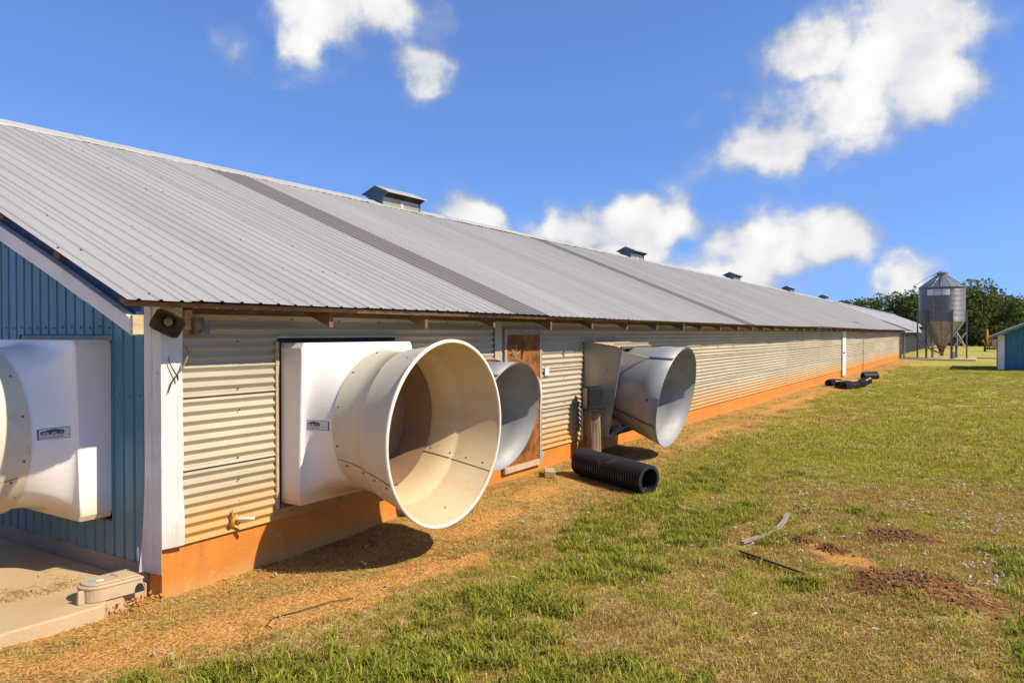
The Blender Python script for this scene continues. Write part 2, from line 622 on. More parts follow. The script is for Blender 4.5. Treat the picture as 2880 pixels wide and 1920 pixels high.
def ground_masks(x, y):
    x = np.asarray(x, float)
    y = np.asarray(y, float)
    n1 = fbm(x, y, .8, 4) - .5
    n2 = fbm(x + 31, y + 7, 2.6, 3) - .5
    n3 = fbm(x - 11, y + 57, .33, 3) - .5
    # lush green patches
    g = np.maximum.reduce([
        ell(x, y, .35, -2.55, 1.25, .62, -.35), ell(x, y, -.75, -1.75, 1.0, .48, -.75), ell(x, y, 1.15, -2.35, .62, .45, -.2),
        ell(x, y, -.3, -3.3, 1.8, .8, -.5),
        ell(x, y, 3.9, -2.1, .95, .42, .15), ell(x, y, 5.0, -2.15, .8, .38, .1), ell(x, y, 3.05, -2.75, .85, .38, .3),
        ell(x, y, 4.6, -2.95, 1.1, .42, .1), ell(x, y, 2.5, -2.6, .45, .3, 0), ell(x, y, 5.6, -3.2, .6, .3, 0),
        ell(x, y, 7.2, -2.2, 1.6, .42, 0), ell(x, y, 3.05, -4.35, .22, .14, 0), ell(x, y, 4.35, -3.75, .4, .2, .2),
        ell(x, y, 2.6, -6.3, .9, .6, .4), ell(x, y, 4.4, -6.2, 1.3, .7, .2), ell(x, y, 6.2, -4.3, .35, .2, 0)])
    green = sstep(-.02, .36, g + n1 * .8 + n2 * .75) * (.25 + .75 * sstep(.36, .56, fbm(x + 3, y - 8, 3.1, 3)))
    # far lawn: mown, yellow green
    lawn = sstep(6.0, 10.0, x + n3 * 6 + n1 * 3) * sstep(-.75, -1.6, y + n1 * .8 + .012 * np.minimum(x, 40) - .35)
    lawn = np.maximum(lawn, sstep(64, 66, x))
    # brown strip along the wall
    strip = sstep(-2.05, -1.05, y + n1 * 1.0 + n2 * .25 - .15 * sstep(8, 25, x) - .3 * sstep(2.2, .4, x))
    strip = strip * (1 - sstep(63.5, 66, x)) * (1 - green * .9)
    # bare orange clay
    clay = np.maximum.reduce([ell(x, y, .35, -1.12, .95, .34, -.28), ell(x, y, -.6, -.75, .8, .3, -.4), ell(x, y, 1.5, -1.35, .7, .22, .0), ell(x, y, 3.2, -.95, .9, .2, .05), ell(x, y, 4.7, -.75, .6, .25, 0),
                              ell(x, y, 6.3, -.6, .6, .3, 0), ell(x, y, 4.05, -4.5, .62, .24, .7), ell(x, y, 2.1, -1.5, .4, .2, 0),
                              ell(x, y, 4.4, -3.6, .3, .16, .2), ell(x, y, 12, -.9, 1.6, .2, 0), ell(x, y, 20, -.8, 4, .25, 0)])
    clay = sstep(-.12, .30, clay + n1 * .5 + n2 * .4) * (1 - green)
    dirt = np.zeros_like(x)
    for (mx, my, r, h) in MOUNDS:
        dirt = np.maximum(dirt, sstep(1.35, .75, np.hypot(x - mx, (y - my) * .8) / r + n2 * 1.6))
    return dict(green=green, lawn=lawn, strip=strip, clay=clay, dirt=dirt, n1=n1, n2=n2, n3=n3)


def lerp3(a, b, f):
    return a * (1 - f[..., None]) + np.array(b) * f[..., None]


def ground_colour(x, y):
    k = ground_masks(x, y)
    n = lambda v: np.clip(v + .5, 0, 1)
    c = np.broadcast_to(np.array((.42, .27, .085)), x.shape + (3,)).copy()
    c = lerp3(c, (.50, .34, .125), sstep(.45, .65, n(k['n1'])))
    c = lerp3(c, (.30, .24, .055), sstep(.5, .7, n(k['n2'])) * .7)
    lg = lerp3(np.broadcast_to(np.array((.47, .40, .065)), x.shape + (3,)).copy(), (.33, .36, .042), sstep(.38, .62, n(k['n3'])))
    lg = lerp3(lg, (.46, .34, .09), sstep(.5, .68, n(k['n1'])) * .6)
    c = c * (1 - k['lawn'][..., None]) + lg * k['lawn'][..., None]
    c = lerp3(c, (.52, .245, .065), k['strip'])
    c = lerp3(c, (.33, .19, .07), k['strip'] * sstep(.5, .7, n(k['n2'])) * .6)
    c = lerp3(c, (.56, .265, .07), k['clay'])
    c = lerp3(c, (.17, .165, .03), k['green'] * .85)
    c = lerp3(c, (.20, .085, .028), k['dirt'])
    return c


def axis(fine0, fine1, step, lo, hi, g=1.14):
    a = list(np.arange(fine0, fine1 + 1e-6, step))
    s = step
    p = fine1
    up = []
    while p < hi:
        s *= g
        p += s
        up.append(min(p, hi))
    s = step
    p = fine0
    dn = []
    while p > lo:
        s *= g
        p -= s
        dn.append(max(p, lo))
    return np.array(dn[::-1] + a + up)


def build_ground():
    xs = axis(-2.6, 9.0, .055, -900, 2500)
    ys = axis(-7.2, .3, .055, -1500, 1500)
    X, Y = np.meshgrid(xs, ys, indexing='ij')
    Z = gz(X, Y)
    # damp roughness so that soil looks trodden
    V = np.stack([X, Y, Z], -1).reshape(-1, 3)
    nx, ny = len(xs), len(ys)
    i = np.arange(nx * ny).reshape(nx, ny)
    F = np.stack([i[:-1, :-1], i[1:, :-1], i[1:, 1:], i[:-1, 1:]], -1).reshape(-1, 4)
    me = bpy.data.meshes.new('ground')
    me.vertices.add(len(V))
    me.vertices.foreach_set('co', V.ravel())
    me.loops.add(F.size)
    me.loops.foreach_set('vertex_index', F.ravel())
    me.polygons.add(len(F))
    me.polygons.foreach_set('loop_start', np.arange(0, F.size, 4))
    me.polygons.foreach_set('use_smooth', np.ones(len(F), bool))
    me.update(calc_edges=True)
    C = ground_colour(X, Y).reshape(-1, 3)
    at = me.attributes.new('Col', 'FLOAT_COLOR', 'POINT')
    kk = ground_masks(X, Y)
    al = (1 - np.clip(kk['dirt'] + kk['clay'] * .7, 0, 1)).reshape(-1, 1)
    at.data.foreach_set('color', np.concatenate([C, al], 1).ravel())
    m = bpy.data.materials.new('ground_soil_grass')
    m.use_nodes = True
    t = m.node_tree
    t.nodes.clear()
    k = NT(t)
    out = k.n('ShaderNodeOutputMaterial')
    bs = k.n('ShaderNodeBsdfPrincipled')
    a = k.n('ShaderNodeAttribute')
    a.attribute_name = 'Col'
    pos = k.n('ShaderNodeNewGeometry').outputs['Position']
    f1 = k.noise(pos, 45, 5, .7)
    f2 = k.noise(pos, 8, 4, .6)
    f3 = k.noise(pos, 2.2, 5, .65)
    f4 = k.noise(pos, .35, 4, .6)
    c = a.outputs['Color']
    al = a.outputs['Alpha']
    lim = lambda v: k.math('MULTIPLY', v, al)
    c = k.mix(lim(k.ramp(f3, .40, .62, 0, .38)), c, (.28, .26, .05))
    c = k.mix(lim(k.ramp(f4, .42, .60, 0, .3)), c, (.36, .26, .08))
    c = k.mix(lim(k.ramp(f2, .5, .7, 0, .45)), c, (.48, .36, .17))
    g = k.vmath('SCALE', c)
    t.links.new(k.ramp(f1, .32, .68, .40, 1.5), g.node.inputs[3])
    k.put(bs.inputs['Base Color'], g)
    bs.inputs['Roughness'].default_value = .95
    bs.inputs['Specular IOR Level'].default_value = .1
    bp = k.n('ShaderNodeBump')
    bp.inputs['Strength'].default_value = .8
    bp.inputs['Distance'].default_value = .02
    k.put(bp.inputs['Height'], k.math('ADD', f1, k.math('MULTIPLY', f2, .7)))
    k.put(bs.inputs['Normal'], bp.outputs[0])
    k.put(out.inputs[0], bs.outputs[0])
    me.materials.append(m)
    o = bpy.data.objects.new('ground', me)
    COL.objects.link(o)
    kind(o, 'structure')


build_ground()

# ================================================================== POULTRY HOUSE
SL = 5 / 12 * .993            # roof slope
EY, EZ = -.565, 2.37          # eave edge
RY = 6.0
RZ = EZ + SL * (RY - EY)
ANG = math.atan(SL)
SLEN = (RY - EY) / math.cos(ANG)
PW = .9144
RX0, RX1 = -.61, 70.0         # roof extent
WX1 = 63.5


def roof_z(y):
    return EZ + SL * (y - EY) if y < RY else EZ + SL * (2 * RY - EY - y)


def roof_panel_mesh(width, name, m):
    """ribbed sheet, local: x along the eave, y up the slope, z out of it"""
    h, b, tp = .012, .040, .015
    prof = [(0, 0)]
    n = max(1, int(round(width / (PW / 5))))
    for i in range(n):
        c = (i + .5) * width / n
        prof += [(c - b / 2, 0), (c - tp / 2, h), (c + tp / 2, h), (c + b / 2, 0)]
    prof.append((width, 0))
    mb = MB()
    vs = []
    ysl = [0, SLEN]
    for yy in ysl:
        vs += [(p[0], yy, p[1]) for p in prof]
    k = len(prof)
    mb.add(vs, [(j, j + 1, k + j + 1, k + j) for j in range(k - 1)])
    return mesh_only(mb, name, m)


def build_house():
    H = thing('poultry_house', (0, 0, 0), 'long low poultry house with grey ribbed metal roof, corrugated side wall and blue gable end', 'building')
    # ---------------- foundation
    f = MB()
    f.add([(0, 0, -.3), (WX1, 0, -.3), (WX1, .25, -.3), (0, .25, -.3)], [(0, 1, 2, 3)])
    nseg = 127
    vs = []
    for i in range(nseg + 1):
        x = WX1 * i / nseg
        j = random.uniform(-.006, .006)
        vs += [(x, 0 + j, -.3), (x, j, .2), (x, j * .5, .405), (x, .25, .405)]
    fs = []
    for i in range(nseg):
        for q in range(3):
            fs.append((i * 4 + q, (i + 1) * 4 + q, (i + 1) * 4 + q + 1, i * 4 + q + 1))
    f.v = []
    f.f = []
    f.add(vs, fs)
    f.add([(0, 0, -.3), (0, .17, -.3), (0, .17, .405), (0, 0, .405)], [(0, 1, 2, 3)])
    f.build('foundation', 'foundation', H, label='orange clay-stained concrete footing along the side wall')
    g = MB().box(-.02, .12, .171, 12, -.3, .245)
    g.build('gable_footing', 'foundation_grey', H, label='grey concrete kerb under the blue gable wall')
    # unseen inner core, added to keep light out
    core = MB().prism([(.06, -.2), (11.94, -.2), (11.94, 2.35), (RY, 2.35 + SL * 5.94), (.06, 2.35)], 'x', .1, WX1 - .1)
    core.build('light_block_core', 'dark_inside', H)
    # ---------------- corrugated side wall
    wall = MB().box(.05, WX1 - .02, .012, .04, .40, 2.5).build('side_wall', 'dark_inside', H)
    pitch = .605 / 7.5
    per = 7.5

    def sheet_mesh(length, name):
        mb = MB()
        N = int(per * 6)
        vs = []
        for xx, lip in ((0, 0), (length - .03, 0), (length, -.007)):
            for i in range(N + 3):
                z = i * pitch / 6 - .006
                vs.append((xx, lip - .0130 * math.cos(2 * math.pi * i / 6) - .0075 * (1 - i / N), z))
        k = N + 3
        mb.add(vs, [(q * k + j, q * k + k + j, q * k + k + j + 1, q * k + j + 1) for q in (0, 1) for j in range(k - 1)])
        return mesh_only(mb, name, 'wall_metal', smooth=50)
    full = sheet_mesh(3.06, 'wall_sheet')
    rows = [.405, 1.010, 1.615]
    firsts = [1.35, 1.35, 1.16]
    for r, z in enumerate(rows):
        x = .12
        L = firsts[r] - .12
        k = 0
        while x < WX1 - .05:
            L = min(L, WX1 - x)
            if abs(L - 3.05) < .02:
                o = inst('wall_sheet', full, wall, (x, -.012 - random.uniform(0, .003), z + random.uniform(-.003, .003)), (random.uniform(-.003, .003), random.uniform(-.0009, .0009), 0))
            else:
                o = inst('wall_sheet', sheet_mesh(L + .01, 'wall_sheet'), wall, (x, -.013, z))
            x += L
            L = 3.05
            k += 1
    # narrow top course under the eave
    def top_mesh(L):
        mb = MB()
        vs = []
        N = 15
        for xx in (0, L):
            for i in range(N + 1):
                vs.append((xx, -.0150 * math.cos(2 * math.pi * i / 6) - .0075 * (1 - i / N), i * pitch / 6 - .006))
        mb.add(vs, [(j, N + 1 + j, N + 2 + j, j + 1) for j in range(N)])
        return mesh_only(mb, 'wall_sheet', 'wall_metal', smooth=80)
    tfull = top_mesh(3.06)
    x, L = .12, 2.71
    while x < WX1 - .05:
        L = min(L, WX1 - x)
        inst('wall_sheet', tfull if abs(L - 3.05) < .02 else top_mesh(L + .01), wall, (x, -.014 - random.uniform(0, .003), 2.220))
        x += L
        L = 3.05
    # screws on the wall (one row per stud, near part)
    sc = MB()
    for x in np.arange(.72, 20, .61):
        for z in np.arange(.445, 2.3, 2.5 * pitch):
            if random.random() < .85:
                a = x + random.uniform(-.01, .01)
                b = z + random.uniform(-.008, .008)
                sc.lathe([(.0, -.004), (.0075, -.003), (.0085, .004)], 6, (a, -.0255, b), M=Matrix.Rotation(R(90), 3, 'X'))
    kind(sc.build('wall_screws', 'screw', H), 'stuff')
    # ---------------- corner trim
    ct = MB()
    zs = np.linspace(.405, 2.36, 12)
    rs = random.Random(5)
    A, B = [], []
    for i, z in enumerate(zs):
        w = .162 + rs.uniform(-.006, .006)
        bend = -.012 * (i < 2) - rs.uniform(0, .006)
        A.append([(-.026, -.046, z), (.04, -.050 + bend * .3, z), (.10, -.048 + bend, z), (w, -.047 + bend, z), (w + .004, -.03, z)])
    for i in range(len(zs) - 1):
        for j in range(4):
            ct.add([A[i][j], A[i][j + 1], A[i + 1][j + 1], A[i + 1][j]], [(0, 1, 2, 3)])
    ct.build('corner_trim', 'white_paint', H, label='white metal corner trim on the side wall', solid=.002)
    ct = MB()
    zs = np.linspace(.20, 2.36, 14)
    A = []
    for i, z in enumerate(zs):
        flare = .05 * (1 - min(1, i / 5)) ** 2
        A.append([(-.026, -.045 + rs.uniform(-.004, .004), z), (-.030 - rs.uniform(0, .006), .055, z), (-.042, .065, z), (-.036 - rs.uniform(0, .008), .16, z), (-.030 - flare, .178 + flare * .2, z)])
    for i in range(len(zs) - 1):
        for j in range(4):
            ct.add([A[i][j], A[i][j + 1], A[i + 1][j + 1], A[i + 1][j]], [(0, 1, 2, 3)])
    ct.build('corner_trim', 'white_paint', H, label='bent off-white corner trim on the gable side', solid=.002)
    # ---------------- roof
    rf = MB()
    # purlins and deck line under the sheets
    for d in np.linspace(.10, SLEN - .15, 8):
        y = EY + d * math.cos(ANG)
        z = EZ + d * math.sin(ANG) - .042
        rf.beam((RX0 + .03, y, z), (RX1 - .05, y, z), .09, .038, up=(0, -math.sin(ANG), math.cos(ANG)))
    roof = rf.build('roof', 'wood_brown', H)
    back = MB().add([(RX0, RY, RZ), (RX1, RY, RZ), (RX1, 12 - EY, EZ), (RX0, 12 - EY, EZ)], [(0, 1, 2, 3)])
    back.build('back_slope', 'roof_metal', roof)
    pm = roof_panel_mesh(PW, 'roof_panel', 'roof_metal')
    pd = roof_panel_mesh(PW, 'roof_panel', 'roof_stained')
    first = 8.0 - 3.54
    x = first
    k0 = 0
    while x - PW > RX0:
        x -= PW
        k0 += 1
    starts = [(RX0, x - RX0)] + []
    while x < RX1 - .05:
        starts.append((x, min(PW, RX1 - x)))
        x += PW
    for i, (x0, w) in enumerate(starts):
        if abs(w - PW) < .01:
            idx = round((x0 - first) / PW)
            me = pd if idx in (0, 12) else pm
        else:
            me = roof_panel_mesh(w, 'roof_panel', 'roof_metal')
        dz = random.uniform(-.003, .004)
        end = random.uniform(-.012, .008) + .010 * math.sin(x0 * .55) 
        o = inst('roof_panel', me, roof, (x0, EY + end, EZ + end * SL + dz + .012 * math.sin(x0 * .23 + 1)), (ANG + random.uniform(-.0006, .0006), 0, random.uniform(-.0008, .0008)))
    # roof screws
    sc = MB()
    nrm = Vector((0, -math.sin(ANG), math.cos(ANG)))
    Mx = Matrix.Rotation(ANG, 3, 'X')
    for x0 in np.arange(RX0 + .05, 26, PW / 5):
        for d in np.linspace(.12, SLEN - .2, 8):
            if random.random() < .72:
                p = Vector((x0 + random.uniform(-.02, .02), EY + d * math.cos(ANG), EZ + d * math.sin(ANG))) + nrm * (.004 + .012 * math.sin(x0 * .23 + 1))
                sc.lathe([(.0, .006), (.009, .005), (.011, -.012)], 5, p, M=Mx)
    kind(sc.build('roof_screws', 'screw', roof), 'stuff')
    # ridge cap, in lengths
    x = RX0 - .02
    while x < 128:
        L = min(3.05, 128 - x)
        mb = MB()
        w = .26
        j = random.uniform(-.006, .006)
        for s in (-1, 1):
            y0, z0 = RY + s * w, RZ - SL * w + .030 + j
            n = 10
            vs = []
            for i in range(n + 1):
                xx = x + L * i / n
                rip = .006 * math.sin(xx * 9) + random.uniform(-.004, .004)
                vs += [(xx, RY, RZ + .048 + j), (xx, y0, z0 + rip), (xx, y0 + s * .004, z0 - .016 + rip)]
            mb.add(vs, [q for i in range(n) for q in ((i * 3, i * 3 + 1, i * 3 + 4, i * 3 + 3), (i * 3 + 1, i * 3 + 2, i * 3 + 5, i * 3 + 4))])
        mb.build('ridge_cap', 'ridge_metal', roof)
        x += L
    # ---------------- rafter tails
    tm = MB().prism([(.10, 2.595), (-.475, 2.360), (-.475, 2.205), (.10, 2.44)], 'x', -.024, .024)
    tme = mesh_only(tm, 'rafter_tail', 'wood_brown')
    xs = list(np.arange(1.47, WX1, 1.352))
    for xx in xs:
        inst('rafter_tail', tme, H, (xx, random.uniform(-.02, .02), random.uniform(-.02, .0)), (random.uniform(-.02, .02), 0, random.uniform(-.06, .06)))
    MB().box(.16, WX1 - .1, -.045, -.008, 2.30, 2.52).build('wall_plate', 'wood_brown', H)
    # ---------------- gable wall of blue ribbed sheets
    gw = MB().prism([(.2, .25), (11.9, .25), (11.9, 2.4), (RY, RZ - .12), (.2, 2.45)], 'x', .03, .09).build('gable_wall', 'dark_inside', H)
    OPEN = [(.685, 2.275, .535, 2.125)]

    def rib_profile(y0, y1):
        pts = []
        p = .1524
        k = math.floor(y0 / p) - 1
        ys = []
        while True:
            c = k * p + .045
            if c - .02 > y1:
                break
            for dy, d in ((-.019, 0), (-.012, .014), (.012, .014), (.019, 0)):
                ys.append((c + dy, d))
            k += 1
        ys = [q for q in ys if y0 < q[0] < y1]
        def val(y):
            for k in range(-2, 200):
                c = k * p + .045
                t = abs(y - c)
                if t < .019:
                    return .014 if t < .012 else .014 * (.019 - t) / .007
            return 0
        return [(y0, val(y0))] + ys + [(y1, val(y1))]

    def rib_sheet(y0, y1, zb, zt, parent=gw):
        """zb, zt: functions of y"""
        pr = rib_profile(y0, y1)
        if y0 < RY < y1:
            pr = sorted(pr + [(RY, 0)])
        vs = []
        for (y, d) in pr:
            vs += [(-.016 + d, y, zb(y)), (-.016 + d, y, zt(y))]
        mb = MB().add(vs, [(2 * i, 2 * i + 2, 2 * i + 3, 2 * i + 1) for i in range(len(pr) - 1)])
        return mb.build('wall_sheet', 'blue_metal', parent)
    top = lambda y: roof_z(y) - .09
    y = .10
    while y < 11.9:
        y1 = min(y + .9144, 11.9)
        cuts = [(y, y1)]
        segs = sorted({y, y1} | {e for o in OPEN for e in o[:2] if y < e < y1})
        for a, b in zip(segs[:-1], segs[1:]):
            op = [o for o in OPEN if o[0] - 1e-6 <= a and b <= o[1] + 1e-6]
            if op:
                rib_sheet(a, b, lambda q: .245, lambda q: op[0][2])
                rib_sheet(a, b, lambda q: op[0][3], top)
            else:
                rib_sheet(a, b, lambda q: .215 + .0 * q, top)
        y = y1
    # wooden header in the opening and dark gap
    MB().box(-.010, .02, .70, 2.26, 2.075, 2.12).build('opening_header', 'wood_grey', H)
    MB().box(-.012, .02, .70, 2.26, .50, .545).build('opening_sill', 'wood_brown', H)
    # row of gable screws
    sc = MB()
    for yy in np.arange(.10, 6, .1524):
        for zz in (1.62, 2.19, 3.0):
            if zz < roof_z(yy) - .15 and not (.66 < yy < 2.3 and zz < 2.1):
                sc.lathe([(.0, .006), (.009, .004), (.010, -.002)], 6, (-.018, yy, zz + random.uniform(-.01, .01)), M=Matrix.Rotation(R(-90), 3, 'Y'))
    kind(sc.build('gable_screws', 'screw', H), 'stuff')
    # ---------------- rake: navy strip painted as shade under the roof edge, and white fascia
    for s in (1, -1):
        yy = [EY + .05, RY]
        if s < 0:
            yy = [12 - EY - .05, RY]
        def line(off, x0, x1, th, nm, m, ya=0., lab=None):
            mb = MB()
            vs = []
            n = 14
            for i in range(n + 1):
                t = i / n
                y = (yy[0] + ya * s) * (1 - t) + yy[1] * t
                z = roof_z(y) - off + .006 * math.sin(y * 3.1)
                vs += [(x0, y, z), (x0, y, z - th), (x1, y, z - th), (x1, y, z)]
            fs = []
            for i in range(n):
                for j in range(4):
                    fs.append((i * 4 + j, i * 4 + (j + 1) % 4, i * 4 + 4 + (j + 1) % 4, i * 4 + 4 + j))
            fs += [(0, 1, 2, 3), (n * 4 + 3, n * 4 + 2, n * 4 + 1, n * 4)]
            return mb.add(vs, fs).build(nm, m, H, label=lab)
        line(.012, -.50, -.46, .125, 'rake_shade_strip', 'shade_navy', .02, 'navy strip painted as shade between roof edge and white fascia')
        fa = line(.135, -.545, -.50, .125, 'rake_fascia', 'white_clean', .0, 'white fascia sloping up the gable')
        line(.130, -.565, -.48, .014, 'rake_drip', 'white_paint', .0)
        line(.262, -.535, .0, .012, 'rake_soffit', 'white_clean', .62)
    MB().box(-.553, -.47, EY + .022, EY + .049, 2.13, 2.27).build('fascia_end', 'wood_pale', H, bevel=.004)
    # ---------------- OSB door
    d = MB().box(5.07, 5.97, -.052, -.03, .27, 2.13).build('door', 'osb', H, label='weathered brown chipboard door')
    fr = MB()
    fr.box(5.01, 5.075, -.066, -.02, .20, 2.20)
    fr.box(5.965, 6.03, -.066, -.02, .20, 2.20)
    fr.build('door_frame', 'wood_grey', d, bevel=.004)
    MB().box(5.076, 5.964, -.064, -.02, 2.12, 2.20).build('door_head', 'wood_grey', d)
    MB().box(5.076, 5.964, -.064, -.02, .20, .285).build('door_bottom_rail', 'wood_pale', d)
    MB().tube([(5.93, -.09, 1.02), (5.94, -.10, 1.22), (5.93, -.085, 1.40), (5.90, -.06, 1.5)], [.012, .02, .022, .008], 8).build('door_handle', 'white_paint', d, smooth=50)
    nest = MB()
    rn = random.Random(2)
    for i in range(26):
        p = Vector((5.26 + rn.gauss(0, .04), -.075 + rn.gauss(0, .006), 1.86 + rn.gauss(0, .035)))
        q = p + Vector((rn.uniform(-.06, .06), rn.uniform(-.01, .01), rn.uniform(-.06, .06)))
        nest.tube([p, (p + q) / 2 + Vector((0, -.012, .01)), q], .004, 4)
    nest.build('straw_nest', 'wood_pale', d)
    # little paper notice and blue paint splash
    MB().box(6.15, 6.27, -.048, -.040, 1.50, 1.62).build('paper_notice', 'paper', H, label='small white paper notice by the chipboard door')
    MB().lathe([(0, -.001), (.03, -.001), (.045, -.0005)], 9, (6.14, -.008, .33), M=Matrix.Rotation(R(90), 3, 'X')).build('paint_mark', 'paint_teal', H)
    # metal jamb strip left of the door and wooden jambs of the fan openings
    MB().box(4.80, 4.97, -.046, -.030, .42, 2.3).build('jamb_strip', 'wall_metal', H)
    MB().box(1.125, 1.16, -.040, -.020, .50, 2.06).build('fan_jamb', 'wood_pale', H)
    MB().box(1.161, 1.187, -.034, -.020, .50, 2.09).build('recess_shade', 'dark_inside', H)  # dark strip in place of the shaded recess beside the housing
    MB().box(1.16, 2.78, -.044, -.020, 2.056, 2.095).build('recess_shade', 'dark_inside', H)  # dark strip painted as the shadowed recess above the housing
    MB().box(1.12, 2.80, -.060, -.020, 2.096, 2.112).build('opening_header', 'wall_metal', H)
    MB().box(1.17, 2.75, -.044, -.020, .505, .536).build('opening_sill', 'wood_brown', H)
    for yy, zz, m in ((.30, .33, 'paint_white'), (.232, .345, 'paint_teal')):
        n_ = 12
        MB().add([(-.0185, yy + .018 * math.cos(2 * math.pi * j / n_), zz + (.05 if math.sin(2 * math.pi * j / n_) > 0 else .075) * math.sin(2 * math.pi * j / n_)) for j in range(n_)], [tuple(range(n_))]).build('paint_mark', m, H)
    # ---------------- white door far along, and its knob
    d2 = MB().box(34.3, 35.25, -.09, -.03, .12, 2.28).build('door', 'white_clean', H, label='narrow white door far along the side wall', bevel=.01)
    MB().tube([(34.42, -.09, 1.22), (34.42, -.16, 1.22)], .035, 8).build('door_knob', 'rust', d2)
    # end of the wall: white corner board, posts of the open porch
    MB().box(WX1 - .02, WX1 + .06, -.05, .3, .05, 2.3).build('end_trim', 'foundation_grey', H)
    for px_ in (65.4, 68.6):
        MB().box(px_ - .06, px_ + .06, -.03, .10, -.1, 2.45).build('porch_post', 'white_paint', H)
    MB().box(WX1, 70, 2.2, 2.3, 0, 3.2).build('porch_wall', 'dark_inside', H)  # near-black wall colour carries the shade of the open porch
    # pale rake strip at the far end of this roof
    mb = MB()
    mb.add([(69.9, EY - .02, EZ + .04), (70.25, EY - .02, EZ + .04), (70.25, RY, RZ + .05), (69.9, RY, RZ + .05),
            (69.9, EY - .02, EZ - .16), (70.25, EY - .02, EZ - .16)], [(0, 1, 2, 3), (0, 4, 5, 1)])
    mb.build('end_flashing', 'roof_pale', roof)
    # ---------------- ridge vents
    vb = MB()
    L, wv, wt = 1.30, .20, .36
    zb = -.14
    vb.hexa([(0, -wv, zb), (L, -wv, zb), (L, wv, zb), (0, wv, zb)], [(0, -wv, .13), (L, -wv, .13), (L, wv, .13), (0, wv, .13)])
    vme = mesh_only(vb, 'vent_body', 'galv_dull')
    lo = MB()
    lo.hexa([(.03, -wv - .004, .13), (L - .03, -wv - .004, .13), (L - .03, wv + .004, .13), (.03, wv + .004, .13)],
            [(.03, -wt + .04, .23), (L - .03, -wt + .04, .23), (L - .03, wt - .04, .23), (.03, wt - .04, .23)])
    lme = mesh_only(lo, 'vent_throat', 'dark_inside')
    ema = mesh_only(MB().prism([(-wv - .01, .12), (-wt, .21), (-wt + .02, .24), (0, .365), (wt - .02, .24), (wt, .21), (wv + .01, .12), (wv + .005, -.1), (-wv - .005, -.1)], 'x', -.02, .02), 'vent_end', 'vent_blue')
    cp = MB().prism([(-wt - .03, .205), (0, .37), (wt + .03, .205), (wt + .03, .225), (0, .39), (-wt - .03, .225)], 'x', -.045, L + .045)
    cme = mesh_only(cp, 'vent_roof', 'ridge_metal')
    pp = mesh_only(MB().box(.60, .70, -wv - .012, -wv - .002, -.05, .10), 'vent_patch', 'roof_pale')
    for i in range(9):
        xv = 9.03 + 13.96 * i
        o = inst('ridge_vent', vme, H, (xv, RY, RZ))
        inst('vent_throat', lme, o, (0, 0, 0))
        inst('vent_end', ema, o, (0, 0, 0))
        inst('vent_end', ema, o, (L, 0, 0))
        inst('vent_roof', cme, o, (0, 0, 0))
        inst('vent_patch', pp, o, (0, 0, 0))
    return H


HOUSE = build_house()


def build_far_house():
    H = thing('poultry_house', (70.3, 0, 0), 'far section of poultry house continuing in line behind the feed silo', 'building')
    rf = MB()
    y0, z0 = .95, roof_z(.95) - .03
    x0, x1 = 70.3, 128
    for s, ye, yr in ((1, y0, RY), (-1, 12 - y0, RY)):
        rf.add([(x0, ye, z0), (x1, ye, z0), (x1, yr, RZ - .03), (x0, yr, RZ - .03)], [(0, 1, 2, 3)])
    roof = rf.build('roof', 'roof_metal', H)
    # ribbed skirt below the roof edge
    n = 60
    vs = []
    for i in range(n * 2 + 1):
        x = 70.3 + i * .25
        d = .03 if i % 2 else 0
        vs += [(x, y0 + .0 - d, z0 - .01), (x, y0 - .38 - d, 2.22)]
    MB().add(vs, [(2 * i, 2 * i + 2, 2 * i + 3, 2 * i + 1) for i in range(n * 2)]).build('roof_skirt', 'galv_dull', roof)
    MB().box(70.3, 128, 1.0, 11, -.2, 2.6).build('side_wall', 'dark_inside', H)  # shade below the skirt is put into the near-black wall colour
    MB().prism([(1.0, 2.6), (11, 2.6), (RY, RZ - .1)], 'x', 70.3, 127.9).build('gable', 'dark_inside', H)


build_far_house()

# ================================================================== CONCRETE APRON
ap = MB()
rs = random.Random(11)
pts = [(-9, .02), (-2.4, -.02), (-1.5, -.03), (-1.1, .01), (-.75, -.02), (-.48, -.03), (-.42, .05), (-.30, .035), (-.24, .10), (-.10, .12), (-.02, .17), (-.02, 9), (-9, 9)]
ap.prism([(x, y) for x, y in pts], 'z', -.2, .105)
kind(ap.build('concrete_apron', 'concrete', bevel=.012), 'structure')
rub = MB()
for i in range(46):
    c = Vector((rs.uniform(-.5, -.0), rs.uniform(-.07, .10), rs.uniform(-.0, .06)))
    s = rs.uniform(.004, .012)
    bmv = [c + Vector((a * s * rs.uniform(.6, 1.2), b * s * rs.uniform(.6, 1.2), d * s * rs.uniform(.4, 1))) for a in (-1, 1) for b in (-1, 1) for d in (-1, 1)]
    rub.add(bmv, [(0, 1, 3, 2), (4, 6, 7, 5), (0, 4, 5, 1), (2, 3, 7, 6), (0, 2, 6, 4), (1, 5, 7, 3)])
o = rub.build('broken_concrete', 'foundation')
kind(o, 'stuff')
tag(o, 'crumbled orange bits of concrete at the apron corner', 'rubble')


# ================================================================== FIBREGLASS FUNNEL FANS
ZC = 1.295
FR0 = .672
FA, FB = .78, .755


def sq(phi, n=60):
    c, s = abs(math.cos(phi)), abs(math.sin(phi))
    return 1 / ((c / FA) ** n + (s / FB) ** n) ** (1 / n)


def fpt(rho, phi, d):
    x, z = rho * math.cos(phi), rho * math.sin(phi)
    d2 = d + (.030 * z * min(1, d / .27))
    return Vector((x, -d2, ZC + z - .085 * max(0, d - .5) / .9))


def funnel(t, phi, out=0.):
    s = sq(phi)
    rho = FR0 + (s - FR0) * t
    d = .285 + .335 * (1 - t) ** 3.0
    return fpt(rho, phi, d)


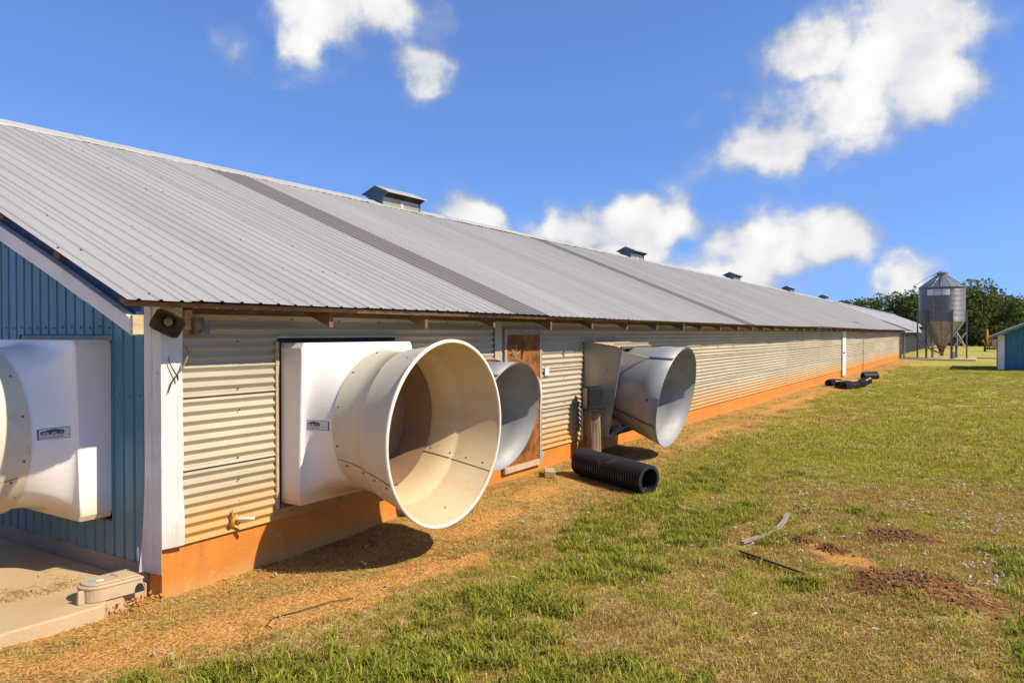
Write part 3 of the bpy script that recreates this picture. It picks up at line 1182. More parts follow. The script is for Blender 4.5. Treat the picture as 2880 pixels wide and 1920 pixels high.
def funnel_n(t, phi):
    e = 1e-3
    a = funnel(t + e, phi) - funnel(t - e, phi)
    b = funnel(t, phi + e) - funnel(t, phi - e)
    n = a.cross(b).normalized()
    return n if n.dot(Vector((math.cos(phi), -1, math.sin(phi)))) > 0 else -n


def ring_mesh(rings, closed=True):
    n = len(rings[0])
    vs = [p for r in rings for p in r]
    fs = []
    for i in range(len(rings) - 1):
        for j in range(n if closed else n - 1):
            fs.append((i * n + j, i * n + (j + 1) % n, (i + 1) * n + (j + 1) % n, (i + 1) * n + j))
    return MB().add(vs, fs)


def text_polys(txt, w):
    cu = bpy.data.curves.new('t', 'FONT')
    cu.body = txt
    cu.size = 1
    ob = bpy.data.objects.new('t', cu)
    COL.objects.link(ob)
    dg = bpy.context.evaluated_depsgraph_get()
    me = bpy.data.meshes.new_from_object(ob.evaluated_get(dg))
    vs = [v.co.copy() for v in me.vertices]
    fs = [tuple(p.vertices) for p in me.polygons]
    bpy.data.objects.remove(ob)
    bpy.data.curves.remove(cu)
    bpy.data.meshes.remove(me)
    x0 = min(v.x for v in vs)
    x1 = max(v.x for v in vs)
    k = w / (x1 - x0)
    return [((v.x - x0) * k, v.y * k) for v in vs], fs


TXT = text_polys('FUNNEL FLOW', .62)


def sticker(surf, parent):
    """surf(a, b, h): a,b in 0..1 over the label, h height off the surface"""
    def patch(poly, h, mb):
        mb.add([surf(a, b, h) for a, b in poly], [tuple(range(len(poly)))])
    g = MB()
    n = 6
    vs = [surf(i / n, j / 2, .0012) for i in range(n + 1) for j in range(3)]
    g.add(vs, [(i * 3 + j, i * 3 + 3 + j, i * 3 + 4 + j, i * 3 + 1 + j) for i in range(n) for j in range(2)])
    st = g.build('maker_label', 'sticker_white', parent, label='white maker label with a dark house emblem and lettering')
    dk = MB()
    e = .03
    for i in range(n):
        a0, a1 = i / n, (i + 1) / n
        patch([(a0, 0), (a1, 0), (a1, .045), (a0, .045)], .0024, dk)
        patch([(a0, .955), (a1, .955), (a1, 1), (a0, 1)], .0024, dk)
    patch([(0, 0), (e, 0), (e, 1), (0, 1)], .0025, dk)
    patch([(1 - e, 0), (1, 0), (1, 1), (1 - e, 1)], .0025, dk)
    patch([(.06, .42), (.38, .42), (.38, .90), (.06, .74)], .0026, dk)
    patch([(.38, .42), (.70, .42), (.70, .74), (.38, .90)], .0026, dk)
    tv, tf = TXT
    dk.add([surf(.07 + x, .13 + y * 1.9, .0026) for x, y in tv], tf)
    patch([(.76, .30), (.93, .30), (.93, .33), (.76, .33)], .0026, dk)
    dk.build('label_print', 'sticker_dark', st)
    for i, m in enumerate(('sticker_grey', 'sticker_grey', 'sticker_green')):
        c = MB()
        patch([(.16 + .21 * i + .08 * math.cos(q * math.pi / 6), .50 + .17 * math.sin(q * math.pi / 6)) for q in range(12)], .0036, c)
        c.build('label_disc', m, st)


def build_funnel_fan(name, loc, rotz, label, phi_label, flip):
    T = thing(name, (0, 0, 0), label, 'exhaust fan', 'fibreglass funnel fans on the poultry house')
    N = 128
    ph = [2 * math.pi * j / N for j in range(N)]
    rings = [[fpt(sq(p), p, 0.002) for p in ph], [fpt(sq(p), p, .272) for p in ph], [fpt(sq(p) * .990, p, .284) for p in ph]]
    for t in (.92, .82, .7, .58, .46, .34, .24, .15, .07, 0):
        rings.append([funnel(t, p) for p in ph])
    ring_mesh(rings).build('housing', 'fan_white', T, smooth=28)
    # inner throat and the dusty back panel
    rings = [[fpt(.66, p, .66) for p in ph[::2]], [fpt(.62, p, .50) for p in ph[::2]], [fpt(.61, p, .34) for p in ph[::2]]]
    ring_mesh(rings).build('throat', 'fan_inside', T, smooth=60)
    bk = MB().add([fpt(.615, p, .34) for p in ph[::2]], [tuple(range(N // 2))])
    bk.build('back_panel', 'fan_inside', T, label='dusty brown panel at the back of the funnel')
    # cone in two shells
    prof = [(.595, .690), (.66, .686), (.78, .695), (.96, .724), (.972, .742), (1.0, .746), (1.08, .765), (1.22, .80), (1.395, .852)]

    def shell(a0, a1, off, nm, n):
        rr = []
        for (d, r) in prof:
            rr.append([fpt(r + off + .002 * math.sin(3 * a), a, d) for a in [a0 + (a1 - a0) * j / n for j in range(n + 1)]])
        sh = ring_mesh(rr, False).build(nm, 'fan_cone', T, smooth=50)
        rr = [[fpt(r + off - .008 + .002 * math.sin(3 * a), a, d) for a in [a0 + (a1 - a0) * j / n for j in range(n + 1)]] for (d, r) in prof]
        ring_mesh(rr, False).build('shell_lining', 'fan_lining', sh, smooth=50)
        return sh
    up = shell(R(-33), R(211), 0, 'upper_shell', 84)
    lw = shell(R(206), R(332), .009, 'lower_shell', 44)
    # rim lip
    lip = [(1.382, .846), (1.380, .866), (1.390, .874), (1.405, .874), (1.412, .866), (1.410, .846), (1.40, .842), (1.39, .842)]
    rr = [[fpt(r, p, d) for p in ph] for d, r in lip]
    rr.append(rr[0])
    ring_mesh(rr).build('rim', 'fan_rim', T, smooth=60)
    # loose flap inside
    fl = []
    for i, d in enumerate(np.linspace(.64, 1.02, 7)):
        w = [0, 14, 20, 24, 26, 22, 12][i]
        fl.append([fpt(.66 + .06 * (d - .6) / .4, R(192 + w * j / 4 - 3), d) - Vector((-.03, 0, -.0)) for j in range(5)])
    ring_mesh(fl, False).build('loose_flap', 'sticker_grey', T, smooth=60, solid=.004)
    # screws
    sm = MB().lathe([(0, .008), (.0075, .006), (.008, -.003)], 8)
    sme = mesh_only(sm, 'screw', 'screw', smooth=40)
    wm = mesh_only(MB().lathe([(0, .008), (.011, .006), (.013, .003), (.026, .002), (.027, -.003)], 12), 'corner_bolt', 'wood_grey', smooth=30)

    def put(me, nm, p, n):
        o = inst(nm, me, T, p)
        o.rotation_euler = Vector(n).to_track_quat('Z', 'Y').to_euler()
        return o
    for a in range(0, 360, 30):
        p = R(a + 14)
        put(sme, 'screw', fpt(.690, p, .640), (math.cos(p), -.1, math.sin(p)))
    for d in (.72, .95, 1.12, 1.30):
        for a in (208.5, -29):
            p = R(a)
            r = np.interp(d, [q[0] for q in prof], [q[1] for q in prof])
            put(sme, 'screw', fpt(r + .018, p, d), (math.cos(p), -.25, math.sin(p)))
            put(sme, 'screw', fpt(r - .010, p, d), (-math.cos(p), -.0, -math.sin(p)))
    for a in (70, 20, -75, 120, 45):
        p = R(a)
        put(sme, 'screw', fpt(.80, p, 1.22), (-math.cos(p), 0, -math.sin(p)))
    for sx in (-1, 1):
        for sz in (-1, 1):
            put(wm, 'corner_bolt', Vector((sx * .64, -.290 - .03 * sz * .6, ZC + sz * .60)), (0, -1, -.03))
    # maker label on the side of the funnel
    def surf(a, b, h):
        q = a if not flip else 1 - a
        t = .55 - .47 * q
        phv = phi_label + (b - .5) * .125 * (-1 if abs(phi_label) > 1 else 1) * 1.0
        return funnel(t, phv) + funnel_n(t, phv) * h
    sticker(surf, T)
    T.location = loc
    T.rotation_euler = (0, 0, rotz)
    return T


build_funnel_fan('funnel_fan', (1.97, -.012, 0), 0, 'cream fibreglass exhaust fan funnel on the corrugated side wall', math.pi, False)
build_funnel_fan('funnel_fan', (-.012, 1.474, .035), R(-90), 'white fibreglass exhaust fan housing set in the blue gable wall', 0.0, True)


# ================================================================== GALVANISED FANS
def build_metal_fan():
    T = thing('metal_fan', (0, 0, 0), 'large galvanised fan housing with downturned metal cone beside the post', 'exhaust fan', 'galvanised fans on the side wall')
    hw = .735
    for s in (-1, 1):
        poly = [(0, .44), (-.425, .455), (-.675, 1.895), (0, 1.995)]
        MB().prism(poly, 'x', s * hw - .004, s * hw + .004).build('side_panel', 'galv_dull', T)
        # folded bright front edge
        MB().beam((s * hw, -.428, .455), (s * hw, -.678, 1.895), .028, .012).build('edge_flange', 'galv', T)
    MB().hexa([(-hw, 0, 1.997), (hw, 0, 1.997), (hw, -.60, 1.912), (-hw, -.60, 1.912)],
              [(-hw, 0, 2.012), (hw, 0, 2.012), (hw, -.60, 1.927), (-hw, -.60, 1.927)]).build('top_board', 'wood_pale', T, label='plywood board on top of the metal housing')
    MB().box(-hw + .12, hw - .05, -.625, -.598, 1.885, 1.925).build('top_batten', 'rust', T)
    MB().hexa([(-hw, 0, .436), (hw, 0, .436), (hw, -.43, .449), (-hw, -.43, .449)],
              [(-hw, 0, .443), (hw, 0, .443), (hw, -.43, .456), (-hw, -.43, .456)]).build('bottom_panel', 'galv_dull', T)
    # orifice plate, set back between the sides
    a = R(11.5)
    ax = Vector((0, -math.cos(a), -math.sin(a)))
    uy = Vector((0, -math.sin(a), math.cos(a)))
    ux = Vector((1, 0, 0))
    c0 = Vector((0, -.43, 1.262))
    N = 64
    inner, outer = [], []
    for j in range(N):
        p = 2 * math.pi * j / N
        inner.append(c0 + (ux * math.cos(p) + uy * math.sin(p)) * .62 + ax * -.03)
        c, s = math.cos(p), math.sin(p)
        r = 1 / max(abs(c) / (hw - .006), abs(s) / .73)
        q = c0 + (ux * c + uy * s) * r + ax * -.03
        outer.append(q)
    ring_mesh([outer, inner]).build('orifice_plate', 'galv', T)
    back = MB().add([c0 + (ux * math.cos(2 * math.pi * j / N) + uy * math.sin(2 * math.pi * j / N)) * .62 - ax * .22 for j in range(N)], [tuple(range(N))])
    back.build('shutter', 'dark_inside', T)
    ring_mesh([[c0 + (ux * math.cos(2 * math.pi * j / N) + uy * math.sin(2 * math.pi * j / N)) * .62 - ax * e for j in range(N)] for e in (.22, 0.03)]).build('throat', 'galv_dull', T, smooth=60)

    def cone(a0, a1, off, n):
        rr = []
        for (d, r) in ((-.03, .622), (.10, .655), (.3, .70), (.6, .765), (.92, .832)):
            rr.append([c0 + ax * d + (ux * math.cos(q) + uy * math.sin(q)) * (r + off) for q in [a0 + (a1 - a0) * j / n for j in range(n + 1)]])
        return ring_mesh(rr, False)
    cone(R(-148), R(212), 0, 96).build('cone', 'galv', T, smooth=40, solid=.003)
    cone(R(38), R(128), .014, 30).build('top_sheet', 'galv', T, smooth=40, solid=.003, solid_off=1)
    # seam strip low on the near side with bolts
    for q in (R(212), R(-32)):
        pts = [c0 + ax * d + (ux * math.cos(q) + uy * math.sin(q)) * (r + .012) for d, r in ((.0, .63), (.3, .70), (.6, .765), (.88, .824))]
        MB().tube(pts, .009, 6).build('seam_strip', 'silo_leg', T)
        for d, r in ((.02, .634), (.3, .70), (.56, .757), (.84, .816)):
            p = c0 + ax * d + (ux * math.cos(q) + uy * math.sin(q)) * (r + .02)
            MB().lathe([(0, .012), (.012, .010), (.013, -.01)], 6, p).build('bolt', 'pale_tan', T)
    # brackets from housing corners to the cone
    for s in (-1, 1):
        t0 = Vector((s * hw, -.66, 1.86))
        t1 = Vector((s * hw, -.60, 1.60))
        e = c0 + ax * .50 + (ux * s * math.cos(R(52)) + uy * math.sin(R(52))) * .755
        MB().add([t0, t1, e, t0 + Vector((-s * .01, .005, 0)), t1 + Vector((-s * .01, .005, 0)), e + Vector((0, .006, .006))], [(0, 1, 2), (5, 4, 3), (0, 3, 4, 1), (1, 4, 5, 2), (2, 5, 3, 0)]).build('bracket', 'galv_dull', T)
        b0 = Vector((s * hw, -.435, .458))
        b1 = Vector((s * hw * .7, -.46, .60))
        e = c0 + ax * .42 + (ux * s * math.cos(R(-48)) + uy * math.sin(R(-48))) * .735
        MB().add([b0, b1, e, b0 + Vector((0, .006, -.012)), b1 + Vector((0, .006, -.012)), e + Vector((0, .006, -.006))], [(0, 1, 2), (5, 4, 3), (0, 3, 4, 1), (1, 4, 5, 2), (2, 5, 3, 0)]).build('bracket', 'galv', T)
    for (y, z) in ((-.1, 1.9), (-.5, 1.75), (-.42, 1.55), (-.3, 1.3), (-.12, .8), (-.3, .62)):
        MB().lathe([(0, .006), (.010, .005), (.011, -.003)], 6, (-hw - .005, y, z), M=Matrix.Rotation(R(-90), 3, 'Y')).build('bolt', 'screw', T)
    q = R(182)
    MB().lathe([(0, .008), (.018, .007), (.02, -.006)], 8, c0 + ax * .72 + (ux * math.cos(q) + uy * math.sin(q)) * .795, M=Matrix.Rotation(R(-90), 3, 'Y')).build('bolt', 'rust', T)
    return T


F3 = build_metal_fan()
F2 = copy_tree(F3)
F3.location = (8.22, -.03, 0)
F2.location = (3.61, -.03, .37)
F2.scale = (.755, .755, .755)
F2['label'] = 'smaller galvanised fan cone half hidden behind the cream funnel'

# ================================================================== POST WITH METER BOX
P = thing('meter_post', (7.22, -.33, 0), 'weathered wooden post with black meter box on top beside the metal fan', 'post')
pm = MB()
rs = random.Random(3)
rings = []
for z in np.linspace(-.15, 1.05, 9):
    w = .118 - .010 * (z / 1.0)
    pl = []
    for j in range(20):
        a = 2 * math.pi * j / 20
        r = w / max(abs(math.cos(a)), abs(math.sin(a))) ** .55 * (1 + .03 * math.sin(5 * a + z * 2)) * .93
        pl.append(Vector((7.22 + .02 * (1 - z) + r * math.cos(a), -.33 + r * math.sin(a), z)))
    rings.append(pl)
q = ring_mesh(rings)
q.f.append(tuple(range(160, 180)))
q.build('post', 'wood_post', P, smooth=50)
bx = MB()
bx.hexa([(7.09, -.50, .92), (7.36, -.50, .92), (7.36, -.20, .92), (7.09, -.20, .92)], [(7.10, -.48, 1.27), (7.34, -.48, 1.27), (7.34, -.20, 1.285), (7.10, -.20, 1.285)])
mb_ = bx.build('meter_box', 'meter_box', P, bevel=.014)
MB().box(7.08, 7.37, -.515, -.19, .955, .985).build('box_seam', 'plastic_black', mb_)
MB().box(7.075, 7.375, -.52, -.185, .905, .945).build('box_base', 'plastic_black', mb_)
MB().box(7.075, 7.095, -.44, -.24, .93, 1.25).build('box_side', 'wood_grey', mb_)
MB().tube([(7.06, -.24, .93), (7.06, -.24, .45), (7.04, -.20, .40)], .022, 8).build('conduit', 'sticker_grey', P, smooth=50)
P.rotation_euler = (0, 0, R(-48))


# ================================================================== BLACK CORRUGATED PIPES
def corr_pipe(path, r, pitch, amp, n=28, thick=.018):
    """hollow corrugated pipe mesh along a polyline"""
    pts = [Vector(p) for p in path]
    seg = [0]
    for a, b in zip(pts[:-1], pts[1:]):
        seg.append(seg[-1] + (b - a).length)
    L = seg[-1]

    def at(s):
        for i in range(len(pts) - 1):
            if s <= seg[i + 1] or i == len(pts) - 2:
                t = (s - seg[i]) / (seg[i + 1] - seg[i])
                return pts[i].lerp(pts[i + 1], t)
    m = int(L / pitch)
    rings = []
    prof = ((0, 0), (.22, 0), (.34, 1), (.72, 1), (.84, 0))
    S = [(i * pitch + f * pitch, r + (h - .5) * 2 * amp) for i in range(m) for f, h in prof]
    out, inn = [], []
    for s, rr in S:
        c = at(s)
        d = (at(min(L, s + .05)) - at(max(0, s - .05))).normalized()
        x = d.cross(Vector((0, 0, 1))).normalized()
        y = x.cross(d)
        out.append([c + (x * math.cos(2 * math.pi * j / n) + y * math.sin(2 * math.pi * j / n)) * rr for j in range(n)])
        inn.append([c + (x * math.cos(2 * math.pi * j / n) + y * math.sin(2 * math.pi * j / n)) * (rr - thick) for j in range(n)])
    return ring_mesh(out + inn[::-1] + [out[0]])


g0 = float(gz(5.95, -.66))
g1 = float(gz(5.62, -1.93))
o = corr_pipe([(6.12, -.66, g0 + .205), (5.66, -1.93, g1 + .2)], .183, .046, .015).build('drain_pipe', 'plastic_black', smooth=40)
tag(o, 'short black corrugated drain pipe lying by the wooden post', 'pipe', 'black corrugated drain pipes')
far = [
    ([(27.9, -.50, .15), (28.25, -.58, .17), (28.5, -.86, .15)], 'bent black drain pipe nearest the wall among the far pipes'),
    ([(27.1, -.98, .14), (27.5, -1.08, .14), (27.9, -1.22, .14)], 'middle black drain pipe in the far heap beside the wall'),
    ([(26.8, -1.20, .14), (27.3, -1.38, .14), (27.7, -1.58, .14)], 'black drain pipe at the front of the far heap'),
    ([(28.3, -1.52, .16), (28.6, -1.66, .20), (28.9, -1.86, .32)], 'rightmost black drain pipe of the nearer far heap, tilted up'),
    ([(34.6, -.92, .17), (35.3, -1.42, .17)], 'black pipe piece lying farther along the wall, behind its pair'),
    ([(33.8, -1.0, .17), (34.5, -1.55, .17)], 'black pipe piece lying farther along the wall, before its pair')]
for pth, lab in far:
    o = corr_pipe(pth, .155, .06, .008, 20, .02).build('drain_pipe', 'plastic_black', smooth=40)
    tag(o, lab, 'pipe', 'black corrugated drain pipes')
o = MB().beam((27.5, -1.35, .30), (28.2, -1.50, .30), .09, .025).build('plank', 'wood_pale')
tag(o, 'pale plank leaning on the far drain pipes', 'plank')

# ================================================================== BOARDS ON THE GRASS
def board(p, q, w, h, m, lab, bend=0., name='board', dz=.02, twist=0.):
    p = Vector((*p, float(gz(*p)) + dz))
    q = Vector((*q, float(gz(*q)) + dz))
    n = 8
    d = (q - p).normalized()
    r = d.cross(Vector((0, 0, 1))).normalized()
    mb = MB()
    vs = []
    rr = random.Random(1)
    for i in range(n + 1):
        t = i / n
        c = p.lerp(q, t) + r * bend * math.sin(t * math.pi) + Vector((0, 0, abs(bend) * .25 * t * t))
        ww = w * (1 + rr.uniform(-.04, .04))
        u = Vector((0, 0, 1)) + r * twist
        for a, b in ((-1, 0), (1, 0), (1, 1), (-1, 1)):
            vs.append(c + r * a * ww / 2 + u * (b * h) + Vector((0, 0, a * twist * w / 2)))
    fs = [(i * 4 + j, i * 4 + (j + 1) % 4, i * 4 + 4 + (j + 1) % 4, i * 4 + 4 + j) for i in range(n) for j in range(4)]
    fs += [(3, 2, 1, 0), (n * 4, n * 4 + 1, n * 4 + 2, n * 4 + 3)]
    o = mb.add(vs, fs).build(name, m)
    return tag(o, lab, 'board')


board((5.38, -2.03), (5.06, -2.78), .085, .02, 'wood_grey', 'grey weathered board in the grass by the drain pipe end')
o = board((4.00, -3.56), (5.42, -3.70), .05, .022, 'wood_grey', 'curved pale strip of wood lying on the grass', bend=.10, name='wood_strip')
o = board((3.66, -3.64), (3.25, -4.33), .052, .018, 'plastic_black', 'black edging strip lying on the dry grass', name='edging_strip', dz=.028, twist=.25)
# wood block by the door
o = MB().hexa([(5.62, -.52, .10), (5.98, -.30, .10), (5.92, -.16, .10), (5.56, -.38, .10)], [(5.62, -.52, .185), (5.98, -.30, .165), (5.92, -.16, .175), (5.56, -.38, .195)]).build('wood_block', 'wood_pale', bevel=.008)
tag(o, 'sawn wooden block on the clay left of the drain pipe', 'block')

# ================================================================== VALVE BOX COVER
V = thing('valve_box', (-.40, .14, .105), 'tan plastic valve box with rounded lid on the concrete apron corner', 'box')


def vb_outline(off, n=14):
    # rectangle toward the house (+x), rounded at the -x end
    x1, x0, hw = -.16, -.44, .108
    pts = [(x1 + off, -hw - off), (x1 + off, hw + off)]
    for j in range(n + 1):
        a = math.pi / 2 + math.pi * j / n
        pts.append((x0 + (hw + off) * math.cos(a) * .95, (hw + off) * math.sin(a)))
    c, s = math.cos(R(-7)), math.sin(R(-7))
    return [(-.36 + (x + .36) * c - y * s, .155 + (x + .36) * s + y * c) for x, y in pts]


body = MB().prism(vb_outline(.02), 'z', .108, .225)
body.v = [(p[0], p[1], p[2]) for p in body.v]
body.build('box_wall', 'pale_tan', V, bevel=.004)
lid = MB().prism(vb_outline(.0), 'z', .2255, .240).build('lid', 'pale_tan', V, bevel=.005)
MB().prism(vb_outline(.026), 'z', .205, .222).build('rim', 'pale_tan', V, bevel=.004)
for i in range(2):
    MB().box(-.30 + .13 * i, -.292 + .13 * i, .12, .21, .2402, .2425).build('lid_slot', 'rust', lid)
MB().lathe([(0, .001), (.020, .001), (.030, 0)], 12, (-.47, .18, .2408)).build('teal_mark', 'paint_teal', lid)
MB().lathe([(0, .001), (.020, .001), (.028, 0)], 12, (-.42, .14, .2408)).build('white_mark', 'paint_white', lid)
# arch hole on the front side and corner lug
arch = [(-.185 + .036 * math.cos(math.pi * j / 8), .122 + .055 * math.sin(math.pi * j / 8)) for j in range(9)]
MB().prism([(-.149, .108)] + arch + [(-.221, .108)], 'y', .0, .05).build('pipe_arch', 'dark_inside', V)
MB().hexa([(-.605, .105, .106), (-.56, .09, .106), (-.555, .13, .106), (-.60, .145, .106)], [(-.60, .11, .205), (-.562, .096, .205), (-.557, .13, .205), (-.595, .142, .205)]).build('lug', 'pale_tan', V, bevel=.005)

# ================================================================== THINGS UNDER THE EAVE
S = thing('horn_speaker', (.05, -.10, 2.10), 'grimy tan horn loudspeaker under the eave at the house corner', 'loudspeaker')
# square flared horn pointing outward and down toward the left front
fw = Vector((-.62, -.74, -.30)).normalized()
rt = fw.cross(Vector((0, 0, 1))).normalized()
upv = rt.cross(fw).normalized()
rt, upv = (rt * math.cos(.5) + upv * math.sin(.5)), (upv * math.cos(.5) - rt * math.sin(.5))
mo = Vector((-.055, -.18, 2.215))
rings, inner = [], []
for d, w, h, k in ((0, .118, .092, 6), (-.05, .08, .065, 4), (-.11, .038, .034, 2.5), (-.15, .03, .03, 2)):
    pl, pi_ = [], []
    for j in range(32):
        a = 2 * math.pi * j / 32
        c, s = math.cos(a), math.sin(a)
        r = 1 / ((abs(c) / w) ** k + (abs(s) / h) ** k) ** (1 / k)
        pl.append(mo + fw * d + rt * r * c + upv * r * s)
        pi_.append(mo + fw * (d + .004) + rt * r * c * .93 + upv * r * s * .93)
    rings.append(pl)
    inner.append(pi_)
ring_mesh(rings).build('horn', 'horn_tan', S, smooth=50)
ring_mesh([rings[0]] + inner).build('horn_inside', 'horn_dark', S, smooth=50)
cm = MB()
for d, r in ((-.05, .030),):
    cm.lathe([(0, .02), (.02, .018), (.033, .0), (.012, .03)], 16, mo + fw * -.045, M=fw.to_track_quat('Z', 'Y').to_matrix())
cm.build('phasing_plug', 'pale_tan', S, smooth=40)
MB().tube([mo + fw * -.14, mo + fw * -.20], .036, 12).build('driver', 'horn_tan', S, smooth=40)
MB().beam(mo + fw * -.12 + Vector((0, 0, .03)), (.06, -.05, 2.29), .028, .010).build('bracket', 'wood_pale', S)
MB().beam((.06, -.05, 2.29), (.07, -.03, 2.20), .03, .012).build('bracket', 'wood_pale', S)

B = thing('sensor_box', (.24, -.08, 2.2), 'small grimy electrical box with wire guard under the eave', 'box')
MB().box(.17, .235, -.075, -.035, 2.17, 2.33).build('mounting_board', 'wood_pale', B)
MB().box(.225, .305, -.13, -.05, 2.13, 2.27).build('case', 'horn_tan', B, bevel=.006)
gd = MB()
for a in range(5):
    zz = 2.135 + .012 * a
    gd.tube([(.30, -.14, zz), (.35, -.145, zz), (.36, -.08, zz)], .003, 4)
for a in range(4):
    gd.tube([(.31 + .012 * a, -.145, 2.13), (.31 + .012 * a, -.145, 2.24)], .003, 4)
gd.tube([(.265, -.135, 2.16), (.30, -.14, 2.15), (.265, -.14, 2.14)], .012, 6)
gd.build('wire_guard', 'silo_leg', B)

TW = thing('dry_twig', (.09, -.05, 1.85), 'dry forked twig caught on the white corner trim', 'twig')
TWO = (.09, -.02, 1.85)
tw = MB()
tw.tube([(.165, -.055, 2.03), (.178, -.075, 1.985), (.150, -.085, 1.92), (.118, -.07, 1.845), (.085, -.055, 1.80)], [.005, .007, .008, .007, .005], 6)
tw.tube([(.178, -.075, 1.985), (.13, -.10, 2.02), (.10, -.11, 2.045)], [.006, .006, .003], 5)
tw.tube([(.165, -.08, 1.96), (.185, -.10, 2.0), (.170, -.12, 2.03)], [.005, .004, .002], 5)
tw.build('stem', 'twig', TW, off=TWO, smooth=60)
tw = MB()
tw.tube([(.085, -.055, 1.80), (.045, -.045, 1.74), (.02, -.04, 1.66)], [.006, .006, .004], 5)
tw.tube([(.085, -.055, 1.80), (.055, -.05, 1.85), (.03, -.045, 1.90), (.02, -.045, 1.95)], [.006, .005, .004, .003], 5)
tw.tube([(.09, -.055, 1.81), (.098, -.05, 1.76)], [.007, .008], 5)
tw.build('side_shoots', 'twig_dark', TW, off=TWO, smooth=60)

G = thing('gas_valve', (.64, -.03, .50), 'yellow gas valve on a pale pipe stub low on the side wall', 'valve')
MB().tube([(.64, -.02, .515), (.64, -.07, .515), (.70, -.13, .515), (.755, -.20, .51)], [.016, .016, .017, .017], 10).build('pipe_stub', 'pvc', G, smooth=50)
MB().tube([(.64, -.025, .44), (.625, -.055, .47), (.63, -.07, .52), (.655, -.075, .545), (.67, -.07, .52), (.66, -.055, .46)], [.010, .022, .020, .018, .018, .012], 8).build('valve_body', 'yellow', G, smooth=50)
MB().tube([(.635, -.05, .54), (.632, -.055, .60)], [.014, .006], 6).build('valve_handle', 'yellow', G, smooth=50)
MB().lathe([(0, 0), (.011, 0)], 10, (.7565, -.202, .51), M=Vector((.6, -.75, -.05)).to_track_quat('Z', 'Y').to_matrix()).build('pipe_bore', 'dark_inside', G)

o = MB().tube([(.02, -1.30, .012), (.04, -1.22, .016), (.16, -1.15, .014), (.35, -1.20, .012), (.62, -1.26, .016), (.78, -1.35, .012)], .004, 6).build('wire', 'twig_dark')
for v in o.data.vertices:
    v.co.z += float(gz(v.co.x, v.co.y))
tag(o, 'thin dark wire looping over the bare clay', 'wire')


